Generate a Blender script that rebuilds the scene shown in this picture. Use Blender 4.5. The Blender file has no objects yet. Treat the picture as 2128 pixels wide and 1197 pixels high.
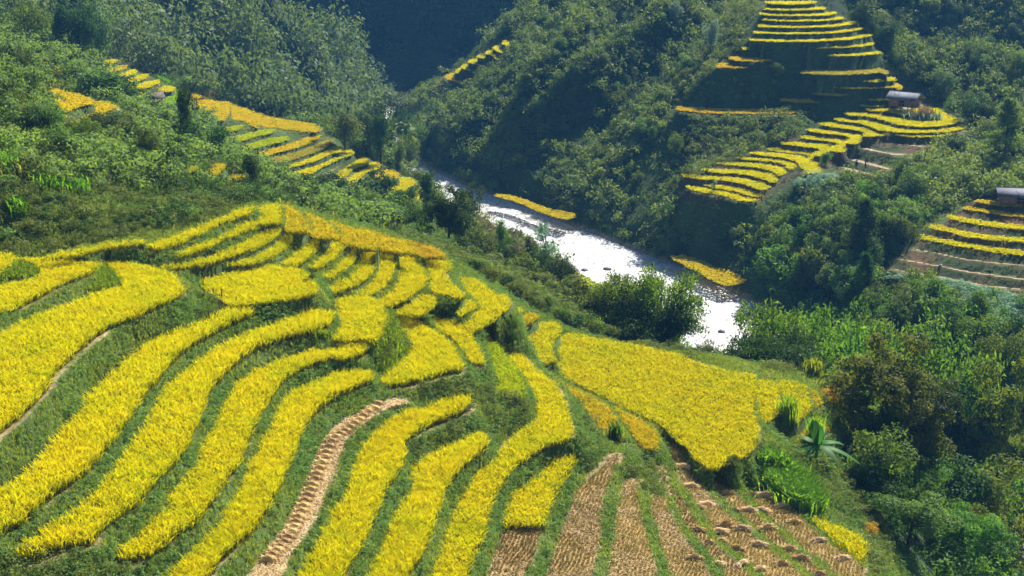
import bpy, math, random
import numpy as np
rng = np.random.default_rng(7); random.seed(7)
SC = bpy.context.scene; COL = SC.collection
R = math.radians

# ---------------------------------------------------------------- camera, sky, sun, exposure
FPX, U0, V0, CZ, PITCH = 2900.0, 1064.0, 598.5, 80.0, R(16)
cam = bpy.data.cameras.new('camera'); camo = bpy.data.objects.new('camera', cam); COL.objects.link(camo)
camo.location = (0, 0, CZ); camo.rotation_euler = (math.pi/2-PITCH, 0, 0)
cam.sensor_width = 36; cam.lens = FPX/2128*36; cam.clip_start = 1; cam.clip_end = 3000
SC.camera = camo
SUN_EL, SUN_AZ = R(43), R(33)          # azimuth measured from +Y towards +X
W = bpy.data.worlds.new('World'); SC.world = W; W.use_nodes = True
nt = W.node_tree; sky = nt.nodes.new('ShaderNodeTexSky'); sky.sky_type = 'NISHITA'; sky.sun_disc = False
sky.sun_elevation = SUN_EL; sky.sun_rotation = SUN_AZ; sky.air_density = 1.0; sky.dust_density = 0.6
bg = nt.nodes['Background']; nt.links.new(sky.outputs[0], bg.inputs[0]); bg.inputs[1].default_value = 0.05
sl = bpy.data.lights.new('sun', 'SUN'); sl.energy = 5.0; sl.angle = R(0.5); sl.color = (1.0, 0.95, 0.86)
so = bpy.data.objects.new('sun', sl); COL.objects.link(so)
so.rotation_euler = (math.pi/2-SUN_EL, 0, math.pi-SUN_AZ)
so.location = (60, 60, 200)
vs = SC.view_settings; vs.view_transform = 'Standard'; vs.look = 'None'; vs.gamma = 1; vs.exposure = 1.33
SC.cycles.use_denoising = True; SC.cycles.sample_clamp_direct = 5; SC.cycles.sample_clamp_indirect = 3; SC.cycles.denoising_input_passes = 'RGB_ALBEDO'; SC.cycles.max_bounces = 6; SC.cycles.transparent_max_bounces = 4
SC.cycles.diffuse_bounces = 3; SC.cycles.glossy_bounces = 2; SC.cycles.transmission_bounces = 2; SC.cycles.volume_bounces = 0

# ---------------------------------------------------------------- projection helpers
SP, CP = math.sin(PITCH), math.cos(PITCH)
def ray(u, v):
    u = np.asarray(u, float); v = np.asarray(v, float)
    a = (u-U0)/FPX; b = (V0-v)/FPX
    return a, CP+b*SP, -SP+b*CP
def unproj(u, v, z):
    a, b, c = ray(u, v); t = (z-CZ)/c
    return a*t, b*t
def proj(x, y, z):
    dz = z-CZ; d = y*CP-dz*SP; d = np.where(d < 1e-3, 1e-3, d)
    return U0+FPX*x/d, V0-FPX*(y*SP+dz*CP)/d
TILE = {'0': (0, 0, 1.), '1': (0, 0, 2.993), '2': (710, 0, 2.993), '3': (1420, 0, 2.993), '4': (0, 400, 2.993),
        '5': (710, 400, 2.993), '6': (1420, 400, 2.993), '7': (0, 797, 2.993), '8': (710, 797, 2.993), '9': (1420, 797, 2.993),
        'a': (450, 230, 4.836), 'b': (1400, 0, 4.085), 'c': (1400, 190, 3.325), 'd': (1840, 340, 4.274),
        'e': (900, 70, 9.978), 'f': (60, 60, 5.206), 'g': (1830, 170, 9.975)}
def pts(s):
    out = []; ox, oy, k = TILE['0']
    for t in s.split():
        if len(t) == 1: ox, oy, k = TILE[t]
        else:
            a, b = t.split(','); out.append((ox+float(a)/k, oy+float(b)/k))
    return np.array(out)
def smooth(P, n=4):
    P0 = np.roll(P, 1, 0); P2 = np.roll(P, -1, 0); P3 = np.roll(P, -2, 0); out = []
    for i in range(n):
        t = i/n
        out.append(0.5*((2*P)+(-P0+P2)*t+(2*P0-5*P+4*P2-P3)*t*t+(-P0+3*P-3*P2+P3)*t**3))
    return np.stack(out, 1).reshape(-1, 2)
def strip(s, th):
    P = pts(s); k = TILE[s[0]][2]; th = th/k
    n = len(P); L = []
    for i in range(n-1):
        for t in np.linspace(0, 1, 4, endpoint=False): L.append(P[i]*(1-t)+P[i+1]*t)
    L.append(P[-1]); L = np.array(L)
    w = np.sin(np.pi*np.clip(np.linspace(0.06, 0.94, len(L)), 0, 1))**0.35
    lo = L+np.stack([np.zeros(len(L)), th*w], 1)
    return np.concatenate([L, lo[::-1]])
def pip(u, v, P):
    ins = np.zeros(u.shape, bool); x1, y1 = P[-1]
    for x2, y2 in P:
        if y1 != y2:
            c = ((y1 > v) != (y2 > v))
            ins ^= c & (u < (x2-x1)*(v-y1)/(y2-y1)+x1)
        x1, y1 = x2, y2
    return ins
def vnoise(x, y, s, seed):
    r = np.random.default_rng(seed).random((256, 256))
    fx = np.asarray(x)/s+1000; fy = np.asarray(y)/s+1000
    i = np.floor(fx).astype(int); j = np.floor(fy).astype(int); fx = fx-i; fy = fy-j
    fx = fx*fx*(3-2*fx); fy = fy*fy*(3-2*fy); g = lambda a, b: r[a & 255, b & 255]
    return (g(i, j)*(1-fx)+g(i+1, j)*fx)*(1-fy)+(g(i, j+1)*(1-fx)+g(i+1, j+1)*fx)*fy-0.5

# ---------------------------------------------------------------- fields: (key, kind, z, colour, label, outline)
Y = (0.82, 0.71, 0.005); G = (0.56, 0.62, 0.012); O = (0.74, 0.52, 0.025); YO = (0.78, 0.59, 0.015); OL = (0.55, 0.46, 0.05); LG = (0.36, 0.56, 0.02)
F = []; FGZ = True
def squash(z): return 41.2+(z-41.2)*0.88
ZO = dict(A0=54.9, A1=54.5, A2=53.9, S1=55.2, S2=54.8, S3=54.2, S4=53.6, S5=53.0, P=52.4, B1=51.9, B2=51.0, B3=49.9, B4=48.9, GG=47.9, C1=47.2, C2=46.0, C3=44.7, C4=43.4, D0=43.35, D1=42.7, D2=42.1, D3=41.5, D4=40.9, D5=40.3, D6=39.7, D7=39.1, E1=38.5,
          K=46.0, M1=50.4, M2=48.2, M3=47.8, S6=52.6, S7=52.1, S8=51.5, S9=51.0, S10=50.4, S11=49.8, S12=49.2, S13=49.4, S14=48.0, S15=48.5, S16=46.2, S17=45.0, S18=43.7, L1=42.6, Q1=42.1, Q2=41.6, R0=54.4, R1=53.9, R2=53.3, R3=52.3, R4=51.2, R5=50.3)
def fld(key, kind, z, col, label, s, th=None):
    if FGZ: z = ZO.get(key, z)
    P = smooth(pts(s)) if th is None else strip(s, th)
    F.append(dict(key=key, kind=kind, z=z, col=col, label=label, P=P))
fld('A0', 'r', 58.7, Y, 'small yellow rice plot cut off by the left edge above the widest strips', '4 -60,375 20,375 60,375 110,400 115,425 80,460 0,505 -60,515')
fld('A1', 'r', 57.5, Y, 'yellow rice strip with a green notch on its left, topmost of the foreground bank', '4 110,400 300,400 400,405 560,425 640,432 610,465 540,505 380,565 220,650 100,710 0,752 -90,790 -90,570 0,560 100,550 200,525 265,490 200,460 120,430')
fld('A2', 'r', 56.4, Y, 'widest yellow rice strip, bending round a grassy wedge at the left', '4 645,432 760,430 900,450 1000,475 1080,515 1125,570 1120,620 1060,655 960,700 850,750 720,800 620,850 540,910 430,1010 340,1090 310,1140 7 290,0 200,100 100,190 0,265 -100,330 4 -100,930 0,880 130,800 300,735 450,685 560,630 690,595 785,570 760,530 720,490 640,460')
fld('S1', 'r', 58.2, Y, 'thin yellow rice strip under the dark overgrown bank at the left', '4 130,392 240,387 350,372 500,340 640,315 880,283 885,316 760,330 640,350 430,398 300,402')
fld('S2', 'r', 58.3, Y, 'uppermost curved rice strip of the fan of strips below the three orange plots', '4 915,318 1000,290 1200,220 1400,140 1480,100 1560,78 1580,90 1575,120 1500,150 1400,180 1280,240 1150,300 1060,335 980,350 920,345')
fld('S3', 'r', 57.3, Y, 'second curved rice strip from the top of the fan at centre left', '4 1085,375 1150,345 1250,310 1400,250 1520,180 1600,170 1615,185 1600,215 1500,250 1380,300 1260,355 1150,390 1090,392')
fld('S4', 'r', 56.4, Y, 'third curved rice strip of the fan, running behind the fenced plot', '4 970,462 1100,440 1200,425 1350,370 1480,310 1600,255 1680,220 1735,215 1745,240 1710,280 1600,340 1450,390 1300,440 1150,465 1000,477')
fld('S5', 'r', 55.5, Y, 'fourth curved rice strip of the fan, meeting the back of the fenced plot', '4 1200,470 1300,452 1480,405 1600,350 1720,280 1790,255 1875,255 1880,275 1800,330 1700,390 1600,435 1500,450')
fld('P', 'r', 54.6, Y, 'broad flat rice plot with the stick fence along its left side', '4 1130,485 1300,465 1550,452 1700,442 1850,465 1920,510 1970,570 1960,620 1850,655 1700,680 1560,697 1450,705 1380,670 1280,600 1220,530 1170,500')
fld('B1', 'r', 53.7, Y, 'long rice strip ending in a rounded tip just below the stick fence', '4 1570,740 1560,722 1500,708 1420,725 1330,770 1200,830 1060,880 940,930 830,990 780,1060 700,1130 7 640,0 590,40 540,100 530,150 420,260 340,350 280,430 220,510 120,570 0,650 -120,730 -120,1010 0,940 100,880 200,810 330,690 460,610 560,530 640,430 720,330 790,230 850,130 920,40 4 970,1187 1020,1110 1100,1020 1180,960 1280,900 1400,830 1480,800 1560,770')
fld('B2', 'r', 52.3, Y, 'long rice strip whose wide rounded tip lies under the fenced plot front bank', '4 2055,780 2055,745 1980,735 1900,745 1800,790 1700,830 1600,860 1500,900 1380,950 1290,1000 1240,1050 1200,1090 1120,1150 7 1075,0 1020,70 960,140 930,230 860,340 790,430 740,510 660,610 590,680 500,750 400,840 300,900 200,960 130,1020 70,1060 95,1090 200,1095 300,1060 430,1020 560,990 620,910 750,820 870,730 960,620 1060,520 1150,400 1200,290 1250,180 1280,80 1330,0 4 1370,1160 1410,1110 1500,1040 1560,985 1660,945 1780,905 1900,880 2000,850 2050,810')
fld('B3', 'r', 51.1, Y, 'long rice strip starting at the lower left, its end touching the round rice lobe', '4 2125,960 1960,975 1850,1000 1750,1030 1700,1060 1640,1085 1580,1100 1540,1140 7 1470,0 1430,80 1380,150 1350,200 1330,260 1280,350 1240,430 1200,520 1140,600 1050,690 1010,770 950,850 850,940 760,1010 730,1060 745,1082 830,1070 960,1030 1060,950 1180,870 1260,790 1360,650 1440,540 1500,430 1560,280 1640,140 1700,40 4 1760,1150 1850,1100 1960,1050 2060,1020 5 0,1030 40,1020 130,990 165,950 150,930 80,920 0,925')
fld('B4', 'r', 49.9, Y, 'long rice strip directly left of the strip covered in cut straw', '5 190,1150 170,1115 80,1105 0,1110 0 690,782 660,793 635,804 7 1850,40 1800,90 1720,190 1690,270 1650,360 1620,440 1570,500 1520,600 1480,690 1430,780 1390,860 1300,940 1240,1020 1160,1090 1060,1160 960,1240 850,1310 1150,1310 1290,1197 1360,1100 1450,1020 1560,920 1640,800 1700,690 1750,600 1790,500 1830,390 1880,280 1950,190 2040,110 0 710,818 745,802 773,790')
fld('GG', 'g', 48.8, Y, 'narrow harvested strip covered with cut straw and lying bundles', '8 425,125 370,105 300,110 150,180 0,240 7 2060,300 2010,350 1980,420 1940,510 1900,640 1850,740 1820,800 1780,900 1720,970 1650,1060 1600,1130 1540,1220 1450,1330 1650,1330 1760,1197 1800,1080 1880,980 1960,870 2000,750 2060,590 2125,420 8 60,330 180,230 290,160 370,135')
fld('C1', 'r', 47.6, Y, 'rice strip directly right of the straw covered strip, tip at a dark thicket', '8 797,110 795,92 740,85 640,110 520,150 400,180 300,240 200,320 130,410 100,490 95,530 70,640 30,710 7 2110,760 2060,850 2000,960 1950,1060 1890,1160 1800,1300 8 -80,1300 0,1197 20,1170 70,1090 130,990 170,880 230,760 250,680 300,610 360,520 375,450 365,400 380,370 470,300 560,250 700,200 790,140')
fld('C2', 'r', 46.3, Y, 'second rice strip right of the straw, pointed tip below a bushy bank', '8 870,310 850,305 760,350 650,400 540,450 470,500 450,560 435,680 380,760 330,850 280,960 240,1040 210,1110 180,1197 130,1310 350,1310 410,1197 480,1090 530,980 560,880 590,790 620,690 660,610 750,520 830,450 890,400 890,350')
fld('C3', 'r', 45.0, Y, 'longest winding rice strip, running from the lone bush down to the bottom edge', '5 1035,1010 1110,1003 1150,1030 1200,1090 1240,1120 1290,1160 8 1330,0 1380,100 1410,200 1420,320 1370,350 1280,380 1150,450 1050,530 980,620 930,720 900,840 860,960 810,1080 770,1197 740,1310 500,1310 560,1197 610,1090 650,950 680,850 710,740 780,640 830,560 920,490 1000,400 1080,310 1170,250 1240,210 1220,130 1190,50 1165,0 5 1130,1140 1090,1080')
fld('C4', 'r', 43.7, Y, 'short rice strip cut off straight above a strip of brown stubble', '8 1442,470 1440,455 1400,445 1310,460 1240,540 1170,610 1080,660 1040,710 1020,770 1010,830 1012,868 1080,873 1250,872 1265,830 1290,750 1330,660 1380,580 1440,490')
fld('D0', 's', 43.65, None, 'brown stubble patch below the straight cut edge of the short rice strip', '8 1010,874 1130,878 1252,876 1230,960 1190,1080 1160,1150 1130,1197 1100,1290 860,1290 895,1197 940,1080 975,980')
fld('D1', 's', 42.9, None, 'widest brown stubble strip, between two green bunds at the bottom', '8 1730,450 1690,450 1650,480 1600,540 1530,600 1460,660 1430,720 1400,830 1360,930 1310,1070 1280,1197 1260,1290 1530,1290 1550,1197 1580,1100 1600,1000 1610,850 1640,700 1680,560')
fld('D2', 's', 42.2, None, 'brown stubble strip below the leafy green patch at its top', '8 1760,610 1740,680 1730,740 1700,830 1690,960 1680,1060 1660,1197 1650,1290 1990,1290 1965,1197 1930,1080 1900,950 1870,830 1850,740 1840,650 1850,605')
fld('D3', 's', 41.5, None, 'tapering stubble strip strewn with loose straw, no sheaves on it', '8 1960,700 1920,720 1920,790 1950,870 1980,1000 2030,1130 2045,1197 2060,1290 0 1520,1240 9 180,1197 110,1080 0,965 8 2110,920 2060,850 2020,720')
fld('D4', 's', 40.8, None, 'stubble strip with sheaves, third from the outer edge of the harvested slope', '8 1935,510 2000,520 2020,600 2060,660 2125,720 9 60,830 120,920 190,990 250,1050 330,1110 420,1197 480,1270 300,1270 250,1197 190,1110 130,1020 50,930 0,880 8 2110,840 2090,800 2040,650 1990,580 1940,520')
fld('D5', 's', 40.1, None, 'stubble strip with many sheaves, starting at the corner of the large field', '9 0,440 30,510 80,590 130,640 190,730 270,800 330,850 420,930 500,1000 600,1080 680,1140 740,1197 800,1270 570,1270 500,1197 420,1120 340,1050 260,990 200,920 130,830 60,730 0,650 8 2110,580 2050,450 2010,370 2070,370')
fld('D6', 's', 39.4, None, 'stubble strip second from the outer edge of the harvested slope', '9 130,590 180,600 240,620 300,660 350,700 400,750 440,800 500,850 560,900 640,980 720,1050 800,1120 890,1197 960,1260 850,1260 790,1197 700,1110 600,1030 500,950 400,850 310,800 240,740 190,680 150,630')
fld('D7', 's', 38.7, None, 'outermost greenish stubble strip beside the narrow yellow corner plot', '9 360,650 450,670 540,690 620,720 680,780 750,850 830,920 900,990 980,1040 1060,1090 1110,1130 1120,1240 1000,1260 930,1197 850,1120 760,1040 680,960 600,900 500,800 430,720')
fld('E1', 'r', 38.1, Y, 'narrow yellow rice plot at the outer corner below the banana plant', '9 800,825 860,840 950,880 1050,920 1120,960 1135,1000 1120,1060 1110,1100 1050,1060 980,1010 900,930 830,870')
fld('K', 'r', 46.4, G, 'greener sloping rice plot between the lone bush and the thicket', '5 830,880 900,870 960,930 1010,990 1080,1080 1120,1150 8 1135,0 1125,80 1050,82 970,70 965,30 5 985,1187 950,1090 900,990 860,930')
fld('M1', 'r', 52.3, Y, 'rounded rice lobe bulging towards the grassy slope at the centre', '5 0,645 100,632 180,640 240,690 280,760 280,820 250,880 190,920 100,915 0,920 4 2070,910 2110,860 2120,790 2090,720 2080,660')
fld('M2', 'r', 50.6, Y, 'kidney shaped rice plot right of the grassy slope at the centre', '5 310,750 400,760 470,790 560,850 640,890 700,970 745,1050 730,1090 640,1110 500,1150 380,1180 260,1188 245,1160 300,1110 380,1050 430,1000 440,950 400,890 350,840 320,790')
fld('M3', 'r', 49.8, Y, 'tapering rice plot whose blunt front end faces the dark bushes', '5 490,785 570,770 650,780 730,810 790,850 830,920 860,980 890,1040 880,1065 810,1050 770,1000 710,920 640,875 560,835')
fld('S6', 'r', 54.9, Y, 'fifth strip of the fan, beside the right corner of the fenced plot', '4 1740,440 1800,400 1870,345 1930,290 2030,285 2025,300 1960,360 1900,420 1850,455 1780,450')
fld('S7', 'r', 54.2, Y, 'sixth strip of the fan, a slim rice band behind the small bush', '4 1920,468 1990,400 2050,330 2080,298 2125,297 2155,310 2135,350 2060,420 2000,460 1950,480')
fld('S8', 'r', 53.5, Y, 'seventh strip of the fan, slim and just right of the small bush', '4 2005,530 2060,480 5 0,420 40,380 70,330 110,335 105,370 70,430 20,480 0,490 4 2100,510 2040,540')
fld('S9', 'r', 52.8, Y, 'eighth strip of the fan, curving like a hook', '4 2020,592 2080,562 5 0,540 50,510 100,450 120,390 130,360 210,355 220,385 210,450 170,520 100,570 40,595 0,607 4 2060,628 2035,612')
fld('S10', 'r', 52.0, Y, 'ninth strip of the fan, broad at its lower end above the round lobe', '5 60,622 130,590 190,540 230,460 235,400 225,362 320,360 335,400 330,470 300,540 240,600 180,637 110,634')
fld('S11', 'r', 51.2, Y, 'large S-shaped rice plot right of the hooked strips', '5 220,680 290,620 330,570 350,500 360,430 365,388 420,382 490,400 485,440 510,480 530,540 510,580 470,620 390,670 280,718')
fld('S12', 'r', 50.5, Y, 'rice plot behind the small leafy shrub standing among the strips', '5 330,742 400,690 480,640 550,630 580,650 590,690 540,730 470,772 410,757 350,757')
fld('S13', 'r', 50.4, Y, 'wavy rice plot below the orange ripe corner', '5 510,435 500,412 580,407 650,415 690,450 690,470 650,485 655,530 700,560 760,620 765,640 730,660 660,640 570,620 555,560 540,500')
fld('S14', 'r', 48.7, Y, 'large outer rice plot along the shrubs above the river', '5 700,533 750,517 830,530 900,570 950,610 1020,630 1050,660 1050,690 1000,750 930,800 850,850 800,860 765,825 800,770 860,720 830,670 780,640 740,580')
fld('S15', 'r', 49.6, Y, 'little rice patch between the wavy plot and the leafy shrub', '5 725,692 790,657 840,690 835,710 780,750 740,770')
fld('S16', 'r', 47.6, Y, 'small rice patch showing left behind the lone bush', '5 890,860 960,812 1000,805 990,850 960,885 930,885')
fld('S17', 'r', 46.9, Y, 'small rice patch showing above the lone bush', '5 1000,780 1060,730 1110,712 1115,740 1070,790 1010,802')
fld('S18', 'r', 45.6, YO, 'small rice patch right of the lone bush, above the great field', '5 1120,780 1150,752 1220,755 1225,775 1170,822 1130,815')
fld('L1', 'r', 42.3, Y, 'rice lobe behind a thin curved bund at the left end of the great field', '5 1125,950 1160,880 1200,822 1250,802 1330,800 1365,830 1360,860 1320,920 1305,970 1325,1010 1350,1040 1300,1055 1240,1068 1190,1040 1150,1000')
fld('L2', 'r', 41.2, Y, 'great yellow rice field filling the bench above the river', '5 1345,890 1380,878 1420,868 1500,875 1600,900 1700,920 1850,945 2000,975 2125,1000 6 60,1030 150,1060 300,1105 430,1120 9 455,0 450,110 440,140 450,200 470,300 460,360 430,410 390,440 330,480 260,510 180,530 130,515 90,480 50,430 0,380 8 2060,325 2000,268 1900,215 1760,150 1650,95 1560,50 5 1420,1170 1330,1110 1250,1075 1310,1060 1360,1045 1330,1000 1318,950')
fld('X1', 'r', 40.6, Y, 'first tongue of rice on the right end of the great field', '9 462,110 462,-20 520,-22 590,-15 600,70 620,115 600,160 560,210 510,245 480,225 465,160')
fld('X2', 'r', 39.9, Y, 'second tongue of rice on the right end of the great field, the widest', '9 602,60 598,-20 700,-18 750,0 770,60 785,110 790,160 750,200 690,240 640,200 635,120')
fld('X3', 'r', 39.2, YO, 'last orange tongue of rice under the yellow leaved tree', '9 757,0 820,40 855,80 850,130 810,150 795,110 780,60')
fld('X4', 'r', 39.3, YO, 'tiny rice patch left of the spiky grass clump', '9 500,290 580,260 570,310 520,322')
fld('X5', 'r', 38.6, YO, 'small rice patch between the grass clump and the yellow leaved tree', '9 720,280 770,230 840,210 900,290 840,320 780,332 700,352')
fld('X6', 'r', 38.9, YO, 'narrow rice sliver below the great field, left of the lime grass', '9 380,470 410,475 440,520 480,570 520,610 490,618 450,605 390,560')
fld('Q1', 'r', 42.9, YO, 'olive yellow rice slope right of the long winding strip', '5 1180,1060 1240,1085 1310,1125 1390,1185 8 1540,60 1620,105 1680,150 1715,230 1750,300 1760,330 1690,340 1620,310 1560,220 1500,140 1420,70 1370,10 5 1290,1150 1230,1105')
fld('Q2', 'r', 41.9, YO, 'small drooping rice tongue above the leafy green patch', '8 1700,135 1760,165 1850,212 1950,280 1975,350 1960,400 1900,402 1830,345 1790,285 1740,205')
fld('R0', 'r', 57.2, Y, 'squarish rice plot at the head of the fan', '4 1620,92 1640,70 1720,62 1740,90 1752,180 1700,190 1620,195 1625,150')
fld('R1', 'r', 56.6, YO, 'first rice slope on the crest, right of the squarish plot', '4 1765,65 1800,70 1860,110 1910,180 1940,255 1915,245 1785,240 1772,170')
fld('R2', 'r', 55.9, YO, 'second rice slope along the crest of the fan', '4 1865,110 1940,130 2020,165 2080,220 2110,280 2040,285 1950,275 1915,190')
fld('R3', 'r', 54.6, YO, 'third rice slope along the crest, wide and wavy', '4 2030,165 2125,190 5 0,190 100,220 200,240 230,345 120,345 50,325 0,310 4 2100,230')
fld('R4', 'r', 53.1, YO, 'fourth rice slope along the crest, before the orange corner', '5 210,242 300,268 360,280 430,330 480,385 400,380 340,375 230,350')
fld('R5', 'r', 51.6, O, 'orange ripe corner at the outer end of the crest', '5 370,278 420,288 500,310 600,350 662,390 650,405 580,402 500,402 450,345')
FGZ = False
# three plots on the overgrown hillside, and the farther terraces on the left
fld('U1', 'r', 52.0, YO, 'left one of three orange plots on the overgrown hillside', '1 1030,1130 1070,1090 1130,1050 1220,1020 1230,1032 1190,1080 1130,1130 1070,1145')
fld('U2', 'r', 50.8, YO, 'middle and longest of three orange plots on the overgrown hillside', '0 388,398 408,374 431,354 451,339 468,341 464,351 441,371 424,391 408,403 392,404')
fld('U3', 'r', 49.5, YO, 'right one of three orange plots on the overgrown hillside', '0 443,415 450,400 470,372 485,362 505,363 508,370 500,385 480,405 465,415 448,417')
hl = [('475,305 550,298', 16, 47.3), ('500,345 560,340 620,330', 18, 46.6), ('480,402 560,392 650,377 725,366', 18, 45.8), ('520,440 620,422 700,410 785,402', 22, 45.0),
      ('715,450 780,440 845,430', 22, 44.3), ('745,495 830,475 910,458', 22, 43.7), ('760,540 860,517 985,495', 24, 43.0), ('995,545 1040,532 1075,540', 22, 42.5)]
ORD = 'first second third fourth fifth sixth seventh eighth ninth tenth eleventh twelfth thirteenth fourteenth fifteenth sixteenth seventeenth eighteenth nineteenth twentieth twenty-first'.split()
for i, (s, th, z) in enumerate(hl):
    fld('H%d' % i, 'r', z, Y if i != 3 else YO, ORD[i]+' small rice strip from the top in the flight above the far thatched hut', '1 '+s, th*1.3)
fld('H10', 'r', 42.2, Y, 'tiny rice patch touching the left side of the far thatched hut', '1 862,575 905,568 910,585 870,595')
fld('H12', 'r', 41.4, YO, 'oval rice plot just below the far thatched hut', '1 870,625 960,612 1020,640 1035,668 990,685 920,655')
fld('H13', 'r', 41.5, LG, 'lime green plot right of the far thatched hut', '1 1012,605 1060,580 1120,565 1110,620 1050,650 1020,625')
fld('g2', 'r', 55.5, Y, 'upper of two slivers of rice high on the left hillside', '1 215,390 295,385', 16)
fld('g3', 'r', 55.0, Y, 'lower of two slivers of rice high on the left hillside', '1 260,430 355,420', 18)
fld('g4', 'r', 54.4, YO, 'upper lobed golden plot on the left hillside beside dark bushes', '1 310,560 340,550 420,575 500,590 560,615 570,635 500,650 420,680 350,700 285,705 300,670 340,640 350,600')
fld('g5', 'r', 53.2, YO, 'lower golden plot on the left hillside, above the round dark tree', '1 575,640 640,630 700,645 710,665 640,690 610,720 560,760 500,800 440,805 340,800 420,770 500,740 560,700 600,680')
fld('c1', 'r', 39.0, YO, 'long orange rice crest below the reddish corn slope, left part', '1 1200,590 1240,595 1340,630 1430,640 1400,735 1330,730 1260,690 1220,640')
fld('c2', 'r', 37.7, YO, 'orange rice crest below the reddish corn slope, middle part', '1 1435,640 1480,665 1560,690 1600,790 1520,745 1405,735')
fld('c3', 'r', 36.3, YO, 'orange rice crest, right part ending at the round tree', '1 1565,690 1650,720 1780,745 1950,770 1985,795 1960,815 1800,800 1690,785 1605,790')
kk = [('1 1385,800 1440,785 1500,775', 20, 37.8, G), ('1 1390,860 1480,845 1590,815 1700,800', 24, 37.0, G), ('1 1440,930 1560,890 1680,860 1790,845', 26, 36.3, G),
      ('1 1480,985 1600,945 1720,910 1850,880 1990,828', 28, 35.5, YO), ('a 450,500 700,430 950,350 1150,280', 60, 34.8, OL), ('a 520,590 750,500 1000,430 1180,355 1260,365', 50, 34.1, Y)]
for i, (s, th, z, c) in enumerate(kk):
    fld('k%d' % i, 'r', z, c, ORD[i]+' rice strip from the top on the far bend below the orange crest', s, th*1.2)
fld('k7', 'r', 33.2, Y, 'wide curving yellow plot on the far bend, beside the green fallow', 'a 520,600 700,590 760,600 900,540 1100,470 1300,400 1360,395 1360,430 1200,490 1050,560 940,630 930,680 980,750 1030,840 1010,885 940,885 860,850 800,790 650,690')
fld('k8', 's', 32.3, None, 'green fallow plot enclosed by the wide curving yellow plot', 'a 960,670 1060,590 1200,520 1350,450 1400,480 1250,560 1130,650 1090,720 1080,800 1040,820')
fld('m1', 'r', 31.6, Y, 'slender yellow strip right of the green fallow plot', 'a 1110,790 1120,720 1180,650 1300,570 1430,470 1520,490 1500,530 1360,580 1260,680 1200,740 1140,790')
fld('m2', 'r', 30.9, Y, 'yellow strip of the far bend partly behind the dark bushes', 'a 1250,740 1320,670 1450,600 1530,520 1640,530 1600,580 1500,610 1400,720 1330,760')
fld('m3', 'r', 29.9, YO, 'yellow plot showing just above the dark bushes of the far bend', 'a 1560,640 1700,590 1820,630 1810,670 1700,690 1600,680')
fld('m4', 'r', 28.6, Y, 'rightmost broad yellow strip of the far bend, near the river', 'a 1740,800 1800,740 1860,665 1960,680 1980,720 1920,790 1830,850 1790,900 1750,850')
fld('m5', 'r', 27.6, Y, 'lowest yellow strip of the far bend, half hidden by a tree', 'a 1885,930 1960,850 2050,780 2060,860 1960,950 1970,1010 1940,1020')
fld('m6', 'r', 37.0, Y, 'small isolated yellow plot among bushes behind the crest of the fan', 'a 1090,1010 1200,1030 1310,1040 1310,1090 1200,1085 1100,1060')
# pyramid hillside and hut terraces on the right
pp = ['790,10 1000,12 1200,8', '775,60 1000,62 1280,58', '740,105 1000,108 1290,103 1370,100', '765,152 1050,155 1300,150 1440,140', '725,205 1050,208 1340,203 1535,180', '690,258 1000,264 1340,255 1500,240 1600,230',
      '655,322 900,328 1200,322 1500,305 1620,288 1670,285', '590,398 700,398 850,402 1050,400', '1170,388 1400,378 1690,360', '1310,455 1500,448 1755,435', '480,478 620,482 830,490', '370,545 420,535 620,550',
      '1090,590 1400,590 1640,580 1750,572 1810,600', '1470,657 1700,657 1875,653', '1300,710 1500,710 1880,700 1930,730', '1190,768 1350,768 1500,770', '1580,815 1880,822', '1530,868 1790,878',
      '910,830 1100,835 1270,842', '30,905 250,915 500,925 840,925 1140,925', '650,1000 930,1005']
pth = [12, 12, 13, 12, 13, 13, 15, 12, 13, 12, 17, 18, 24, 17, 22, 22, 14, 14, 16, 22, 17]
pcol = [Y]*10+[O, O, OL, Y, YO, OL, Y, Y, O, O, OL]
for i, s in enumerate(pp):
    P = pts('b '+s); v = P[:, 1].mean()
    fld('p%d' % i, 'r', 57.2-0.081*v, pcol[i], ORD[i]+' strip counted down the steep pyramid shaped hillside above the grey roofed hut', 'b '+s, pth[i]*(1.1 if i < 10 else 1.45))
qq = ['1350,110 1500,116 1600,138 1620,150 1590,155 1500,135 1360,124', '1200,142 1350,147 1500,172 1560,188 1520,205 1470,195 1350,165 1210,157', '1120,180 1250,183 1400,212 1480,235 1440,262 1400,250 1300,215 1150,195',
      '1000,213 1150,220 1300,245 1420,250 1500,290 1400,300 1310,298 1330,275 1200,250 1080,235', '920,262 1050,263 1200,272 1300,292 1280,340 1240,355 1190,345 1230,320 1180,295 1050,282',
      '880,308 1000,308 1120,318 1210,340 1240,355 1180,405 1100,405 1090,385 1140,370 1130,350 1050,332 950,325', '740,350 900,352 1050,362 1110,385 1060,430 1000,440 970,425 1030,405 1000,385 880,370',
      '640,390 800,392 930,402 1010,420 970,460 1000,520 1005,550 930,560 900,530 870,480 940,450 900,425 760,412', '530,420 700,425 850,440 920,470 880,500 850,475 750,450', '450,455 600,460 750,470 850,490 840,520 790,530 780,500 700,480',
      '300,490 500,493 650,505 760,530 790,550 740,575 700,550 600,520 450,505', '200,535 350,535 550,545 680,570 720,590 690,620 600,590 450,560 300,552', '70,575 250,580 450,595 600,620 660,650 610,670 500,635 350,605 200,600',
      '150,620 300,635 450,650 580,690 610,710 550,715 420,680 280,655', '90,655 200,660 350,685 480,720 570,745 460,748 350,710 200,690']
qz = [39.8, 39.2, 38.5, 37.7, 36.9, 36.0, 35.1, 34.3, 33.6, 33.0, 32.3, 31.6, 30.9, 30.2, 29.6]
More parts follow.
